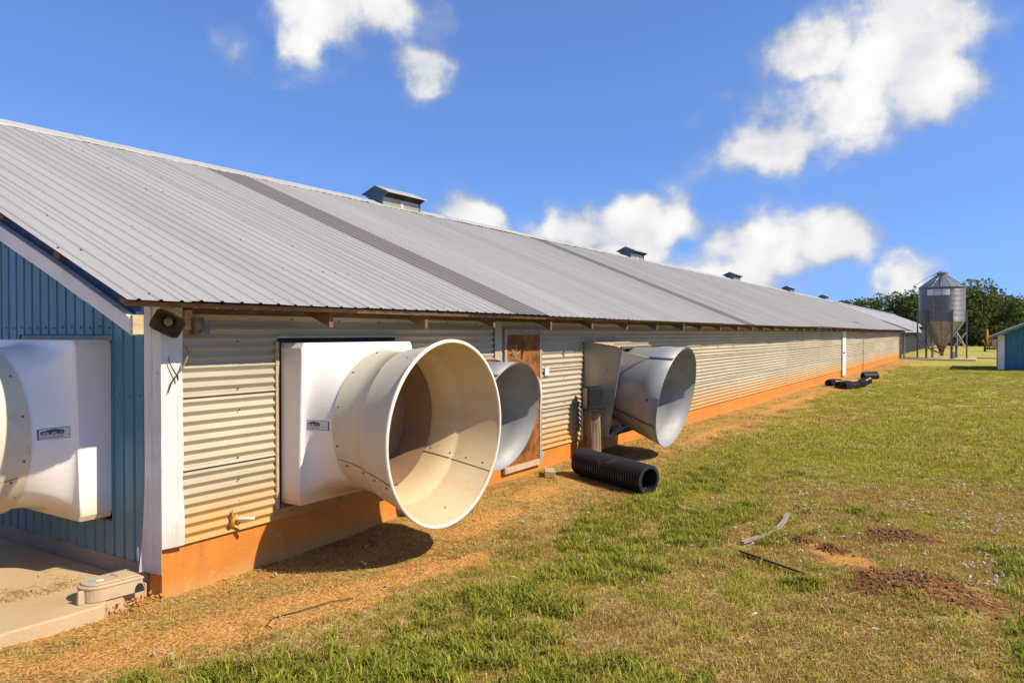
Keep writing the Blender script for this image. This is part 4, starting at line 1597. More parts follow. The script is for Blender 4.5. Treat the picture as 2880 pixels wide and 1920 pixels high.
# ================================================================== FEED SILO
def build_silo():
    cx, cy = 66.5, -2.85
    T = thing('feed_silo', (cx, cy, .12), 'tall galvanised feed silo on steel legs at the end of the poultry house', 'silo')
    r = 1.66
    prof = []
    z = 3.08
    while z < 5.86:
        prof += [(r - .022, z), (r + .006, z + .03), (r + .022, z + .05), (r + .006, z + .07)]
        z += .1
    prof.append((r - .012, 5.88))
    MB().lathe(prof, 64, (cx, cy, 0)).build('tank', 'silo_metal', T, smooth=80)
    # roof of folded sectors
    for i in range(16):
        a0, a1 = 2 * math.pi * i / 16, 2 * math.pi * (i + 1) / 16
        P = lambda rr, a, zz: (cx + rr * math.cos(a), cy + rr * math.sin(a), zz)
        MB().add([P(1.73, a0, 5.84), P(1.73, (a0 + a1) / 2, 5.84), P(1.73, a1, 5.84), P(.38, a1, 6.83), P(.38, (a0 + a1) / 2, 6.83), P(.38, a0, 6.83),
                  P(1.73, a1, 5.87), P(.38, a1, 6.86), P(1.73, a1 + .02, 5.84), P(.38, a1 + .06, 6.83)],
                 [(0, 1, 4, 5), (1, 2, 3, 4), (2, 6, 7, 3), (6, 8, 9, 7)]).build('roof_sector', 'silo_metal', T)
    MB().lathe([(1.67, 5.80), (1.75, 5.83), (1.75, 5.86), (1.64, 5.88)], 48, (cx, cy, 0)).build('eave_ring', 'silo_leg', T, smooth=40)
    MB().lathe([(.36, 6.80), (.40, 6.83), (.40, 6.98), (.44, 7.0), (.44, 7.06), (.30, 7.12), (0, 7.13)], 24, (cx, cy, 0)).build('filler_lid', 'silo_leg', T, smooth=30)
    # hopper
    n = 12
    for i in range(n):
        a0, a1 = 2 * math.pi * i / n, 2 * math.pi * (i + 1) / n
        vs = []
        for rr, zz in ((1.65, 3.10), (.92, 2.0), (.26, 1.0)):
            for a in (a0, (a0 + a1) / 2, a1):
                vs.append((cx + rr * math.cos(a), cy + rr * math.sin(a), zz))
        MB().add(vs, [(0, 1, 4, 3), (1, 2, 5, 4), (3, 4, 7, 6), (4, 5, 8, 7)]).build('hopper_sheet', 'galv_dull' if i % 2 else 'galv', T)
        MB().beam((cx + 1.67 * math.cos(a0), cy + 1.67 * math.sin(a0), 3.1), (cx + .28 * math.cos(a0), cy + .28 * math.sin(a0), 1.0), .05, .025).build('hopper_seam', 'silo_leg', T)
    MB().lathe([(.36, 1.10), (.30, .95), (.16, .62), (.10, .50)], 16, (cx, cy, 0)).build('boot', 'red_boot', T, smooth=40, label='dark red discharge boot under the hopper')
    MB().box(cx - .12, cx + .12, cy - .14, cy + .14, .30, .52).build('auger_box', 'silo_leg', T)
    # legs
    legs = []
    for a in (-35, 25, 85, -95, 145, 205):
        t = R(a)
        x, y = cx - 1.76 * math.cos(t), cy - 1.76 * math.sin(t)
        legs.append((x, y))
        d = Vector((math.cos(t), math.sin(t), 0))
        s = Vector((-d.y, d.x, 0))
        mb = MB()
        c = Vector((x, y, 0))
        for o1, w, h in ((s * .07, .015, .10), (s * -.07, .015, .10)):
            mb.hexa([c + o1 - s * w / 2 - d * h / 2 + Vector((0, 0, .13)), c + o1 + s * w / 2 - d * h / 2 + Vector((0, 0, .13)), c + o1 + s * w / 2 + d * h / 2 + Vector((0, 0, .13)), c + o1 - s * w / 2 + d * h / 2 + Vector((0, 0, .13))],
                    [c + o1 - s * w / 2 - d * h / 2 + Vector((0, 0, 3.95)), c + o1 + s * w / 2 - d * h / 2 + Vector((0, 0, 3.95)), c + o1 + s * w / 2 + d * h / 2 + Vector((0, 0, 3.95)), c + o1 - s * w / 2 + d * h / 2 + Vector((0, 0, 3.95))])
        mb.hexa([c + s * q * .075 + d * e + Vector((0, 0, .13)) for q, e in ((-1, .035), (1, .035), (1, .05), (-1, .05))], [c + s * q * .075 + d * e + Vector((0, 0, 3.95)) for q, e in ((-1, .035), (1, .035), (1, .05), (-1, .05))])
        mb.box(x - .13, x + .13, y - .13, y + .13, .121, .14)
        mb.build('leg', 'silo_leg', T)
    order = [3, 0, 1, 2, 4, 5]
    for i in range(6):
        (x0, y0), (x1, y1) = legs[order[i]], legs[order[(i + 1) % 6]]
        if i in (2, 3, 5):
            MB().beam((x0, y0, .9), (x1, y1, 2.3), .07, .02).build('brace', 'galv', T)
            MB().beam((x0, y0, 2.3), (x1, y1, .9), .07, .02).build('brace', 'galv', T)
        else:
            MB().beam((x0, y0, .95), (x1, y1, .95), .05, .02).build('brace', 'silo_leg', T)
    # ladder up the near side
    lx = cx - 1.78
    ld = MB()
    for yy in (cy + .50, cy - .08):
        ld.box(lx - .02, lx + .02, yy - .018, yy + .018, .45, 6.0)
    z = .6
    while z < 6.0:
        ld.box(lx - .012, lx + .012, cy - .08, cy + .50, z - .012, z + .012)
        z += .38
    lad = ld.build('ladder', 'silo_leg', T)
    rl = MB()
    for yy in (cy + .50, cy - .08):
        rl.beam((lx + .02, yy, 6.0), (cx - .42, yy, 6.98), .03, .03)
        rl.beam((lx + .25, yy + .02, 6.05), (lx + .25, yy + .02, 6.75), .035, .035)
        rl.beam((lx + .25, yy + .02, 6.75), (lx + .75, yy + .02, 6.75), .03, .03)
    for k in range(4):
        t = (k + .6) / 4.4
        rl.beam((lx + .02 + t * 1.5, cy + .5, 6.02 + t * .95), (lx + .02 + t * 1.5, cy - .08, 6.02 + t * .95), .03, .03)
    rl.beam((lx + .25, cy + .52, 6.55), (lx + .25, cy - .06, 6.55), .03, .03)
    rl.beam((lx + .25, cy + .52, 6.28), (lx + .25, cy - .06, 6.28), .03, .03)
    rl.build('roof_ladder', 'silo_leg', lad)
    # white sign plates on the curve: three tones
    for i, (y0, y1, m) in enumerate(((cy + .98, cy + .52, 'sticker_white'), (cy + .515, cy - .02, 'sticker_white'), (cy - .025, cy - .62, 'white_clean'))):
        vs = []
        for j in range(7):
            y = y0 + (y1 - y0) * j / 6
            x = cx - math.sqrt((r + .035) ** 2 - (y - cy) ** 2)
            vs += [(x, y, 5.18), (x, y, 5.66)]
        MB().add(vs, [(2 * j, 2 * j + 2, 2 * j + 3, 2 * j + 1) for j in range(6)]).build('sign_plate', m, T)
    # lid pull rod over the roof
    MB().tube([(cx, cy + .1, 7.18), (cx - .25, cy + 1.1, 6.65), (cx - .4, cy + 2.02, 6.02)], .018, 6).build('pull_rod', 'silo_leg', T)
    MB().add([(cx - .4, cy + 2.05, 6.10), (cx - .4, cy + 1.80, 5.98), (cx - .4, cy + 1.90, 5.72), (cx - .36, cy + 2.05, 6.10), (cx - .36, cy + 1.80, 5.98), (cx - .36, cy + 1.90, 5.72)],
             [(0, 1, 2), (5, 4, 3), (0, 3, 4, 1), (1, 4, 5, 2), (2, 5, 3, 0)]).build('rod_bracket', 'silo_leg', T)
    MB().tube([(cx - .4, cy + 2.03, 6.0), (cx - .5, cy + 2.04, .3)], .012, 5).build('pull_cable', 'silo_leg', T)
    MB().beam((cx - .3, cy + .30, 7.02), (cx + .0, cy + .05, 7.24), .10, .06).build('lid_handle', 'silo_leg', T)
    # auger tubes to the house
    for k, (dx, m, z1) in enumerate(((-.15, 'galv', 2.35), (.15, 'silo_leg', 2.1))):
        MB().tube([(cx + dx, cy, .45), (cx + dx - .1, cy + 1.0, .95), (cx + dx - .3, cy + 1.8, 1.75), (cx + dx - .5, cy + 2.4, 2.08), (cx + dx - .9, cy + 3.6, z1)], .06, 8).build('auger_tube', m, T, smooth=50)
    MB().box(cx - .1, cx + .1, cy - .95, cy - .75, .12, .65).build('control_post', 'pvc', T)
    return T


build_silo()
pad = MB().box(63.5, 70.2, -5.25, -.05, -.1, .12).build('concrete_pad', 'concrete', bevel=.02)
kind(pad, 'structure')
o = MB().box(70.5, 72.5, -7.4, -4.9, 0.0, .10).build('concrete_slab', 'concrete')
kind(o, 'structure')


# ================================================================== BLUE SHED
def build_shed():
    T = thing('blue_shed', (47.8, -6.42, 0), 'small blue board shed with grey roof and white corner boards at the right edge', 'shed')
    x0, x1, y0, y1 = 47.8, 53.4, -6.42, -12.4
    yr = (y0 + y1) / 2
    hz = 2.05
    sl = .46
    MB().prism([(y0 - .05, .0), (y1 + .05, .0), (y1 + .05, hz), (yr, hz + sl * (y0 - yr)), (y0 - .05, hz)], 'x', x0 + .05, x1).build('wall', 'wood_brown', T)
    y = y0 - .22
    DO = (-8.45, -9.6)
    while y > y1 + .1:
        w = .152
        ya, yb = y, max(y - w + .006, y1)
        zt = lambda q: hz + sl * (y0 - q if q > yr else q - y1) - .03
        zb = .10
        if DO[1] < (ya + yb) / 2 < DO[0]:
            zb = 1.80
        MB().hexa([(x0, ya, zb), (x0 + .05, ya, zb), (x0 + .05, yb, zb), (x0, yb, zb)], [(x0, ya, zt(ya)), (x0 + .05, ya, zt(ya)), (x0 + .05, yb, zt(yb)), (x0, yb, zt(yb))]).build('board', 'blue_wood', T)
        y -= w
    MB().box(x0 - .03, x0 + .04, y0 - .30, y0 + .02, .05, hz - .02).build('corner_board', 'white_clean', T)
    MB().box(x0 + .04, x1, y0 - .03, y0 - .0, .0, hz - .05).build('side_wall', 'wood_grey', T)
    for s in (1, -1):
        ye = y0 + .42 if s > 0 else y1 - .42
        ze = hz - sl * .42
        zr = hz + sl * (y0 - yr)
        rf = MB().hexa([(x0 - .5, ye, ze), (x1 + .3, ye, ze), (x1 + .3, yr, zr), (x0 - .5, yr, zr)], [(x0 - .5, ye, ze + .10), (x1 + .3, ye, ze + .10), (x1 + .3, yr, zr + .10), (x0 - .5, yr, zr + .10)])
        o = rf.build('roof', 'roof_metal', T)
        MB().hexa([(x0 - .54, ye - .0 * s, ze - .06), (x0 - .503, ye, ze - .06), (x0 - .503, yr, zr - .06), (x0 - .54, yr, zr - .06)], [(x0 - .54, ye, ze + .06), (x0 - .503, ye, ze + .06), (x0 - .503, yr, zr + .06), (x0 - .54, yr, zr + .06)]).build('fascia', 'silo_leg', o)
    # dark doorway with plywood around it
    MB().box(x0 - .012, x0 + .055, DO[1] - .1, DO[0] + .03, 1.15, 1.80).build('plywood_panel', 'wood_brown', T)
    MB().box(x0 + .02, x0 + .06, DO[1], DO[0] - .35, .10, 1.16).build('doorway', 'dark_inside', T)
    MB().box(x0 - .014, x0 + .02, DO[0] - .33, DO[0] + .0, .12, 1.2).build('door_post', 'blue_wood', T)
    la = MB().lathe([(0, -.12), (.06, -.11), (.085, -.04), (.075, .04), (.03, .06)], 12, (x0 - .12, -8.3, 2.08)).build('lamp', 'lamp_glass', T, smooth=50, label='small round yard lamp on the blue boards')
    MB().tube([(x0, -8.3, 2.16), (x0 - .12, -8.3, 2.15)], .04, 8).build('lamp_arm', 'silo_leg', la)
    o = MB().box(x0 - 1.15, x0 - .95, -7.9, -6.9, .0, .05).build('plank', 'wood_pale')
    tag(o, 'yellowish plank lying on the grass before the blue shed', 'plank')


build_shed()

# ================================================================== YELLOW MACHINE
def build_machine():
    c = Vector((99.0, -6.35, 0))
    T = thing('tree_spade', c, 'yellow digging machine with upright pointed blades parked beyond the shed', 'machine')
    MB().box(98.5, 99.6, -7.6, -5.9, .25, .45).build('base_frame', 'rust', T)
    for (dy, dx, w, h, lean) in ((.20, 0, .13, 2.60, .0), (-.12, .1, .11, 1.85, .12), (.60, .1, .08, 1.35, -.45), (-.85, .1, .10, 1.55, .45)):
        b = c + Vector((dx, dy * .55, .35))
        t = c + Vector((dx, dy + lean * .0, h))
        n = 6
        vs = []
        for i in range(n + 1):
            q = i / n
            p = b.lerp(t, q) + Vector((0, lean * .25 * math.sin(q * math.pi), 0))
            ww = w * (.35 + .65 * math.sin(min(1, q * 1.3) * math.pi / 2)) * (1 if q < .8 else 1 - .3 * (q - .8) / .2)
            for a, d in ((-1, 0), (0, -.09), (1, 0), (0, .05)):
                vs.append(p + Vector((d, a * ww, 0)))
        fs = [(i * 4 + j, i * 4 + (j + 1) % 4, i * 4 + 4 + (j + 1) % 4, i * 4 + 4 + j) for i in range(n) for j in range(4)] + [(3, 2, 1, 0), (n * 4, n * 4 + 1, n * 4 + 2, n * 4 + 3)]
        MB().add(vs, fs).build('blade', 'machine_yellow', T)
    MB().box(98.9, 99.5, -7.3, -6.6, .5, 1.4).build('engine_box', 'pale_tan', T, bevel=.05)
    MB().tube([(99, -6.2, 1.3), (98.8, -6.6, 1.5), (99, -7.1, 1.2)], .05, 6).build('hose', 'cable', T)
    MB().box(99.2, 99.4, -6.9, -6.5, 1.4, 2.0).build('mast', 'rust', T)
    for yy in (-5.95, -7.45):
        MB().tube([(99.0, yy - .12, .30), (99.0, yy + .12, .30)], .30, 14).build('wheel', 'plastic_black', T, smooth=40)


build_machine()

# ================================================================== UTILITY POLE (throws the thin shadow on wall and lawn)
U = thing('utility_pole', (43.25, -8.35, 0), 'wooden utility pole standing on the lawn just outside the right edge', 'pole')
MB().tube([(43.25, -8.35, -.3), (43.25, -8.35, 11.6)], [.15, .11], 12).build('pole', 'pole_wood', U, smooth=50)
MB().box(42.2, 44.3, -8.52, -8.46, 11.1, 11.22).build('crossarm', 'pole_wood', U)


# ================================================================== TREES
def leaf_mesh(pts, size, cols, name, m, seed):
    """one quad per leaf clump"""
    rng = np.random.default_rng(seed)
    n = len(pts)
    a = rng.normal(size=(n, 3))
    a /= np.linalg.norm(a, axis=1)[:, None]
    b = rng.normal(size=(n, 3))
    b -= a * (a * b).sum(1)[:, None]
    b /= np.linalg.norm(b, axis=1)[:, None]
    s = size * rng.uniform(.55, 1.3, (n, 1))
    s2 = s * rng.uniform(.5, .9, (n, 1))
    V = np.stack([pts - a * s, pts - b * s2, pts + a * s, pts + b * s2], 1).reshape(-1, 3)
    me = bpy.data.meshes.new(name)
    me.vertices.add(4 * n)
    me.vertices.foreach_set('co', V.ravel())
    me.loops.add(4 * n)
    me.loops.foreach_set('vertex_index', np.arange(4 * n))
    me.polygons.add(n)
    me.polygons.foreach_set('loop_start', np.arange(0, 4 * n, 4))
    me.update(calc_edges=True)
    at = me.attributes.new('Col', 'FLOAT_COLOR', 'FACE')
    at.data.foreach_set('color', np.concatenate([cols, np.ones((n, 1))], 1).ravel())
    me.materials.append(MATS[m])
    return me


def crown_points(rng, lobes, per):
    P, W = [], []
    for (c, r) in lobes:
        n = int(per * r ** 2)
        d = rng.normal(size=(n, 3))
        d /= np.linalg.norm(d, axis=1)[:, None]
        rad = rng.uniform(.5, 1.0, (n, 1)) ** .5
        # lumpy lobes
        bump = 1 + .22 * np.sin(d[:, :1] * 7 + c[0]) * np.sin(d[:, 1:2] * 6 + c[1]) + .15 * np.sin(d[:, 2:3] * 9)
        P.append(np.array(c) + d * rad * r * bump * np.array((1, 1, .82)))
        W.append(np.full(n, rng.uniform(0, 1)))
    return np.concatenate(P), np.concatenate(W)


def tree(x, y, h, cr, seed, label, group, clear=.3, pal=0, per=74):
    rng = np.random.default_rng(seed)
    T = thing('tree', (x, y, 0), label, 'tree', group)
    tr = MB()
    top = Vector((x + rng.uniform(-.4, .4), y + rng.uniform(-.4, .4), h * .72))
    base = Vector((x, y, -.2))
    tr.tube([base, base.lerp(top, .35) + Vector((rng.uniform(-.2, .2), rng.uniform(-.2, .2), 0)), base.lerp(top, .7), top], [h * .028, h * .021, h * .014, h * .005], 8)
    lobes = []
    nl = 11
    for i in range(nl):
        q = rng.uniform(clear, .9)
        st = base.lerp(top, min(1, q * .95))
        a = rng.uniform(0, 2 * math.pi)
        env = math.sin(math.pi * min(.98, (q - clear + .12) / (1.12 - clear))) ** .6
        rr = cr * env * rng.uniform(.5, .9)
        e = Vector((x + rr * math.cos(a), y + rr * math.sin(a), h * (q * .85 + .08)))
        mid = st.lerp(e, .55) + Vector((0, 0, h * .02))
        tr.tube([st, mid, e], [h * .010, h * .006, h * .002], 5)
        lobes.append(((e.x, e.y, e.z), cr * rng.uniform(.24, .42)))
    lobes.append(((x, y, h * .86), cr * .42))
    lobes.append(((x + .2, y - .2, h * .70), cr * .5))
    tr.build('trunk', 'bark', T, smooth=60)
    P, Wt = crown_points(rng, lobes, per)
    P = P[P[:, 2] > .5]
    Wt = Wt[:len(P)]
    n = len(P)
    base_c = np.array([(.065, .10, .028), (.09, .115, .03), (.12, .12, .032)][pal])
    hi = np.array([(.18, .23, .06), (.24, .26, .065), (.28, .25, .07)][pal])
    f = np.clip(rng.uniform(0, 1, n) * .7 + Wt * .45 - .1, 0, 1)[:, None]
    C = base_c * (1 - f) + hi * f
    me = leaf_mesh(P - np.array((x, y, 0)), .24, C, 'crown', 'leaf', seed)
    o = bpy.data.objects.new('crown', me)
    COL.objects.link(o)
    o.parent = T


ORD = ['first', 'second', 'third', 'fourth', 'fifth', 'sixth', 'seventh', 'eighth', 'ninth', 'tenth', 'eleventh', 'twelfth', 'thirteenth', 'fourteenth', 'fifteenth', 'sixteenth', 'seventeenth']
TREES_L = [(158.9, 18.1, 8.7, 3.6, 1), (155.8, 15.5, 9.1, 3.2, 0), (161.5, 14.0, 9.4, 3.6, 1), (158.5, 11.3, 9.9, 3.8, 0), (162.2, 9.2, 10.6, 3.8, 1), (159.3, 6.2, 10.7, 3.8, 0), (158.4, 4.0, 10.4, 4.0, 0)]
for i, (x, y, h, cr, pal) in enumerate(TREES_L):
    tree(x, y, h, cr, 100 + i, '%s tree from the left in the far row above the roof' % ORD[i], 'trees in the far row', .38, pal)
TREES_R = [(155.3, -2.3, 10.4, 3.8, 0), (153.9, -3.9, 11.6, 5.2, 1), (153.0, -6.1, 11.2, 5.6, 1), (161.3, -8.1, 10.0, 4.6, 0), (162.2, -9.6, 8.4, 4.0, 2), (151.4, -11.2, 8.2, 4.6, 0), (157.5, -13.3, 7.2, 4.6, 0), (161.4, -0.7, 8.4, 3.6, 0)]
for i, (x, y, h, cr, pal) in enumerate(TREES_R):
    tree(x, y, h, cr, 200 + i, '%s broad tree from the silo towards the right edge' % ORD[i], 'trees in the far row', .2, pal)


def shrub(x, y, h, w, seed, label, pal=1):
    rng = np.random.default_rng(seed)
    T = thing('shrub', (x, y, 0), label, 'shrub', 'shrubs at the far edge of the lawn')
    tr = MB()
    lobes = []
    for i in range(7):
        a = rng.uniform(0, 6.28)
        rr = w * rng.uniform(.1, .8)
        e = Vector((x + rr * math.cos(a), y + rr * math.sin(a), h * rng.uniform(.25, .8)))
        tr.tube([(x, y, -.1), (x + rr * .4 * math.cos(a), y + rr * .4 * math.sin(a), e.z * .6), e], [.05, .035, .015], 5)
        lobes.append(((e.x, e.y, e.z), w * rng.uniform(.32, .55)))
    tr.build('stems', 'bark', T)
    P, Wt = crown_points(rng, lobes, 120)
    P = P[P[:, 2] > .02]
    n = len(P)
    f = rng.uniform(0, 1, n)[:, None]
    bc = np.array([(.032, .045, .012), (.075, .078, .018)][pal])
    hc = np.array([(.075, .085, .022), (.14, .125, .03)][pal])
    me = leaf_mesh(P - np.array((x, y, 0)), .20, bc * (1 - f) + hc * f, 'foliage', 'leaf', seed)
    o = bpy.data.objects.new('foliage', me)
    COL.objects.link(o)
    o.parent = T


SHRUBS = [(138.4, -1.1, 2.8, 1.9, 0), (139.3, -2.3, 2.5, 1.8, 1), (141.3, -3.3, 3.1, 2.1, 1), (138.6, -4.4, 2.8, 2.3, 0), (140.2, -5.4, 2.5, 2.4, 1), (141.9, -6.3, 2.8, 2.4, 1), (143.0, -7.3, 2.5, 2.3, 0), (140.9, -8.4, 3.1, 2.5, 1)]
for i, (x, y, h, w, pal) in enumerate(SHRUBS):
    shrub(x, y, h, w, 300 + i, '%s bushy shrub from the left along the far lawn edge under the trees' % ORD[i], pal)

# a solid dark wood farther back closes the view under the crowns
rng = np.random.default_rng(77)
n = 26000
yy = rng.uniform(-75, 45, n)
xx = rng.uniform(168, 190, n)
hh = 6.5 + 2.0 * (fbm(yy, yy * 0, .09, 3) - .5) * 2
zz = hh * rng.uniform(0, 1, n) ** .8
f = rng.uniform(0, 1, n)[:, None]
me = leaf_mesh(np.stack([xx, yy, zz], 1), .75, np.array((.022, .036, .012)) * (1 - f) + np.array((.055, .07, .02)) * f, 'distant_wood', 'leaf', 5)
o = bpy.data.objects.new('distant_wood', me)
COL.objects.link(o)
kind(o, 'stuff')
tag(o, 'dark mass of distant woodland behind the tree row', 'wood')


# ================================================================== GRASS, STRAW, FEATHERS
PROTO = bpy.data.collections.new('prototypes')


def blade_clump(name, n, hmin, hmax, wid, spread, lean, cols, seed, m='blade', flat=False):
    rng = np.random.default_rng(seed)
    V, F, C = [], [], []
    for i in range(n):
        a = rng.uniform(0, 2 * math.pi)
        r = spread * math.sqrt(rng.uniform(0, 1))
        p = Vector((r * math.cos(a), r * math.sin(a), -.004))
        h = rng.uniform(hmin, hmax)
        b = rng.uniform(0, 2 * math.pi)
        out = Vector((math.cos(b), math.sin(b), 0))
        sd = Vector((-out.y, out.x, 0)) * wid * rng.uniform(.6, 1.2) * .5
        ln = rng.uniform(lean * .3, lean)
        if flat:
            p.z = rng.uniform(.0, .012)
            m1 = p + out * h * .5 + Vector((0, 0, rng.uniform(0, .006)))
            t = p + out * h + Vector((0, 0, rng.uniform(-.006, .008)))
        else:
            m1 = p + out * h * ln * .35 + Vector((0, 0, h * .6))
            t = p + out * h * ln + Vector((0, 0, h * (1 - .25 * ln)))
        o = len(V)
        V += [p - sd, p + sd, m1 + sd * .8, m1 - sd * .8, t]
        F += [(o, o + 1, o + 2, o + 3), (o + 3, o + 2, o + 4)]
        c = np.array(cols[rng.integers(len(cols))]) * rng.uniform(.75, 1.25)
        C += [c, c]
    me = bpy.data.meshes.new(name)
    me.from_pydata([tuple(v) for v in V], [], F)
    at = me.attributes.new('Col', 'FLOAT_COLOR', 'FACE')
    at.data.foreach_set('color', np.concatenate([np.array(C), np.ones((len(C), 1))], 1).ravel())
    me.materials.append(MATS[m])
    return me


def scatter(name, protos, pts, rot, scl, idx, label, cat):
    pc = bpy.data.collections.new('proto_' + name)
    for i, me in enumerate(protos):
        ob = bpy.data.objects.new('proto_%02d_%s' % (i, name), me)
        pc.objects.link(ob)
    me = bpy.data.meshes.new(name)
    me.vertices.add(len(pts))
    me.vertices.foreach_set('co', np.asarray(pts, float).ravel())
    a = me.attributes.new('rot', 'FLOAT_VECTOR', 'POINT')
    a.data.foreach_set('vector', np.asarray(rot, float).ravel())
    a = me.attributes.new('scl', 'FLOAT', 'POINT')
    a.data.foreach_set('value', np.asarray(scl, float))
    a = me.attributes.new('pidx', 'INT', 'POINT')
    a.data.foreach_set('value', np.asarray(idx, int))
    o = bpy.data.objects.new(name, me)
    COL.objects.link(o)
    ng = bpy.data.node_groups.new('scatter_' + name, 'GeometryNodeTree')
    ng.interface.new_socket('Geometry', in_out='INPUT', socket_type='NodeSocketGeometry')
    ng.interface.new_socket('Geometry', in_out='OUTPUT', socket_type='NodeSocketGeometry')
    N = ng.nodes
    gi = N.new('NodeGroupInput')
    go = N.new('NodeGroupOutput')
    ip = N.new('GeometryNodeInstanceOnPoints')
    ci = N.new('GeometryNodeCollectionInfo')
    ci.inputs['Collection'].default_value = pc
    ci.inputs['Separate Children'].default_value = True
    ci.inputs['Reset Children'].default_value = True
    ip.inputs['Pick Instance'].default_value = True

    def attr(nm, t):
        q = N.new('GeometryNodeInputNamedAttribute')
        q.data_type = t
        q.inputs['Name'].default_value = nm
        return q.outputs['Attribute']
    lk = ng.links.new
    lk(gi.outputs[0], ip.inputs['Points'])
    lk(ci.outputs[0], ip.inputs['Instance'])
    lk(attr('pidx', 'INT'), ip.inputs['Instance Index'])
    lk(attr('rot', 'FLOAT_VECTOR'), ip.inputs['Rotation'])
    lk(attr('scl', 'FLOAT'), ip.inputs['Scale'])
    lk(ip.outputs[0], go.inputs[0])
    md = o.modifiers.new('scatter', 'NODES')
    md.node_group = ng
    kind(o, 'stuff')
    tag(o, label, cat)
    return o


GREEN = [(.22, .25, .022), (.31, .32, .032), (.17, .20, .02), (.41, .37, .05), (.26, .28, .025)]
DRY = [(.54, .33, .085), (.45, .25, .06), (.66, .45, .16), (.40, .30, .045), (.28, .23, .03), (.48, .28, .065), (.21, .12, .025), (.70, .52, .22)]
MIXC = [(.38, .40, .042), (.50, .45, .055), (.58, .45, .085), (.33, .37, .032), (.53, .43, .065)]
STRAW = [(.60, .42, .15), (.48, .31, .09), (.36, .29, .06), (.38, .19, .05), (.72, .56, .28), (.18, .095, .025), (.28, .22, .04)]


def visible(x, y, margin=1.06):
    dx = x - CAMLOC.x
    dy = y - CAMLOC.y
    fwd = dx * .8453 + dy * .5343
    rt = dx * .5343 - dy * .8453
    ok = (fwd > 2.5) & (np.abs(rt) < fwd * .69 * margin + .8)
    return ok, fwd


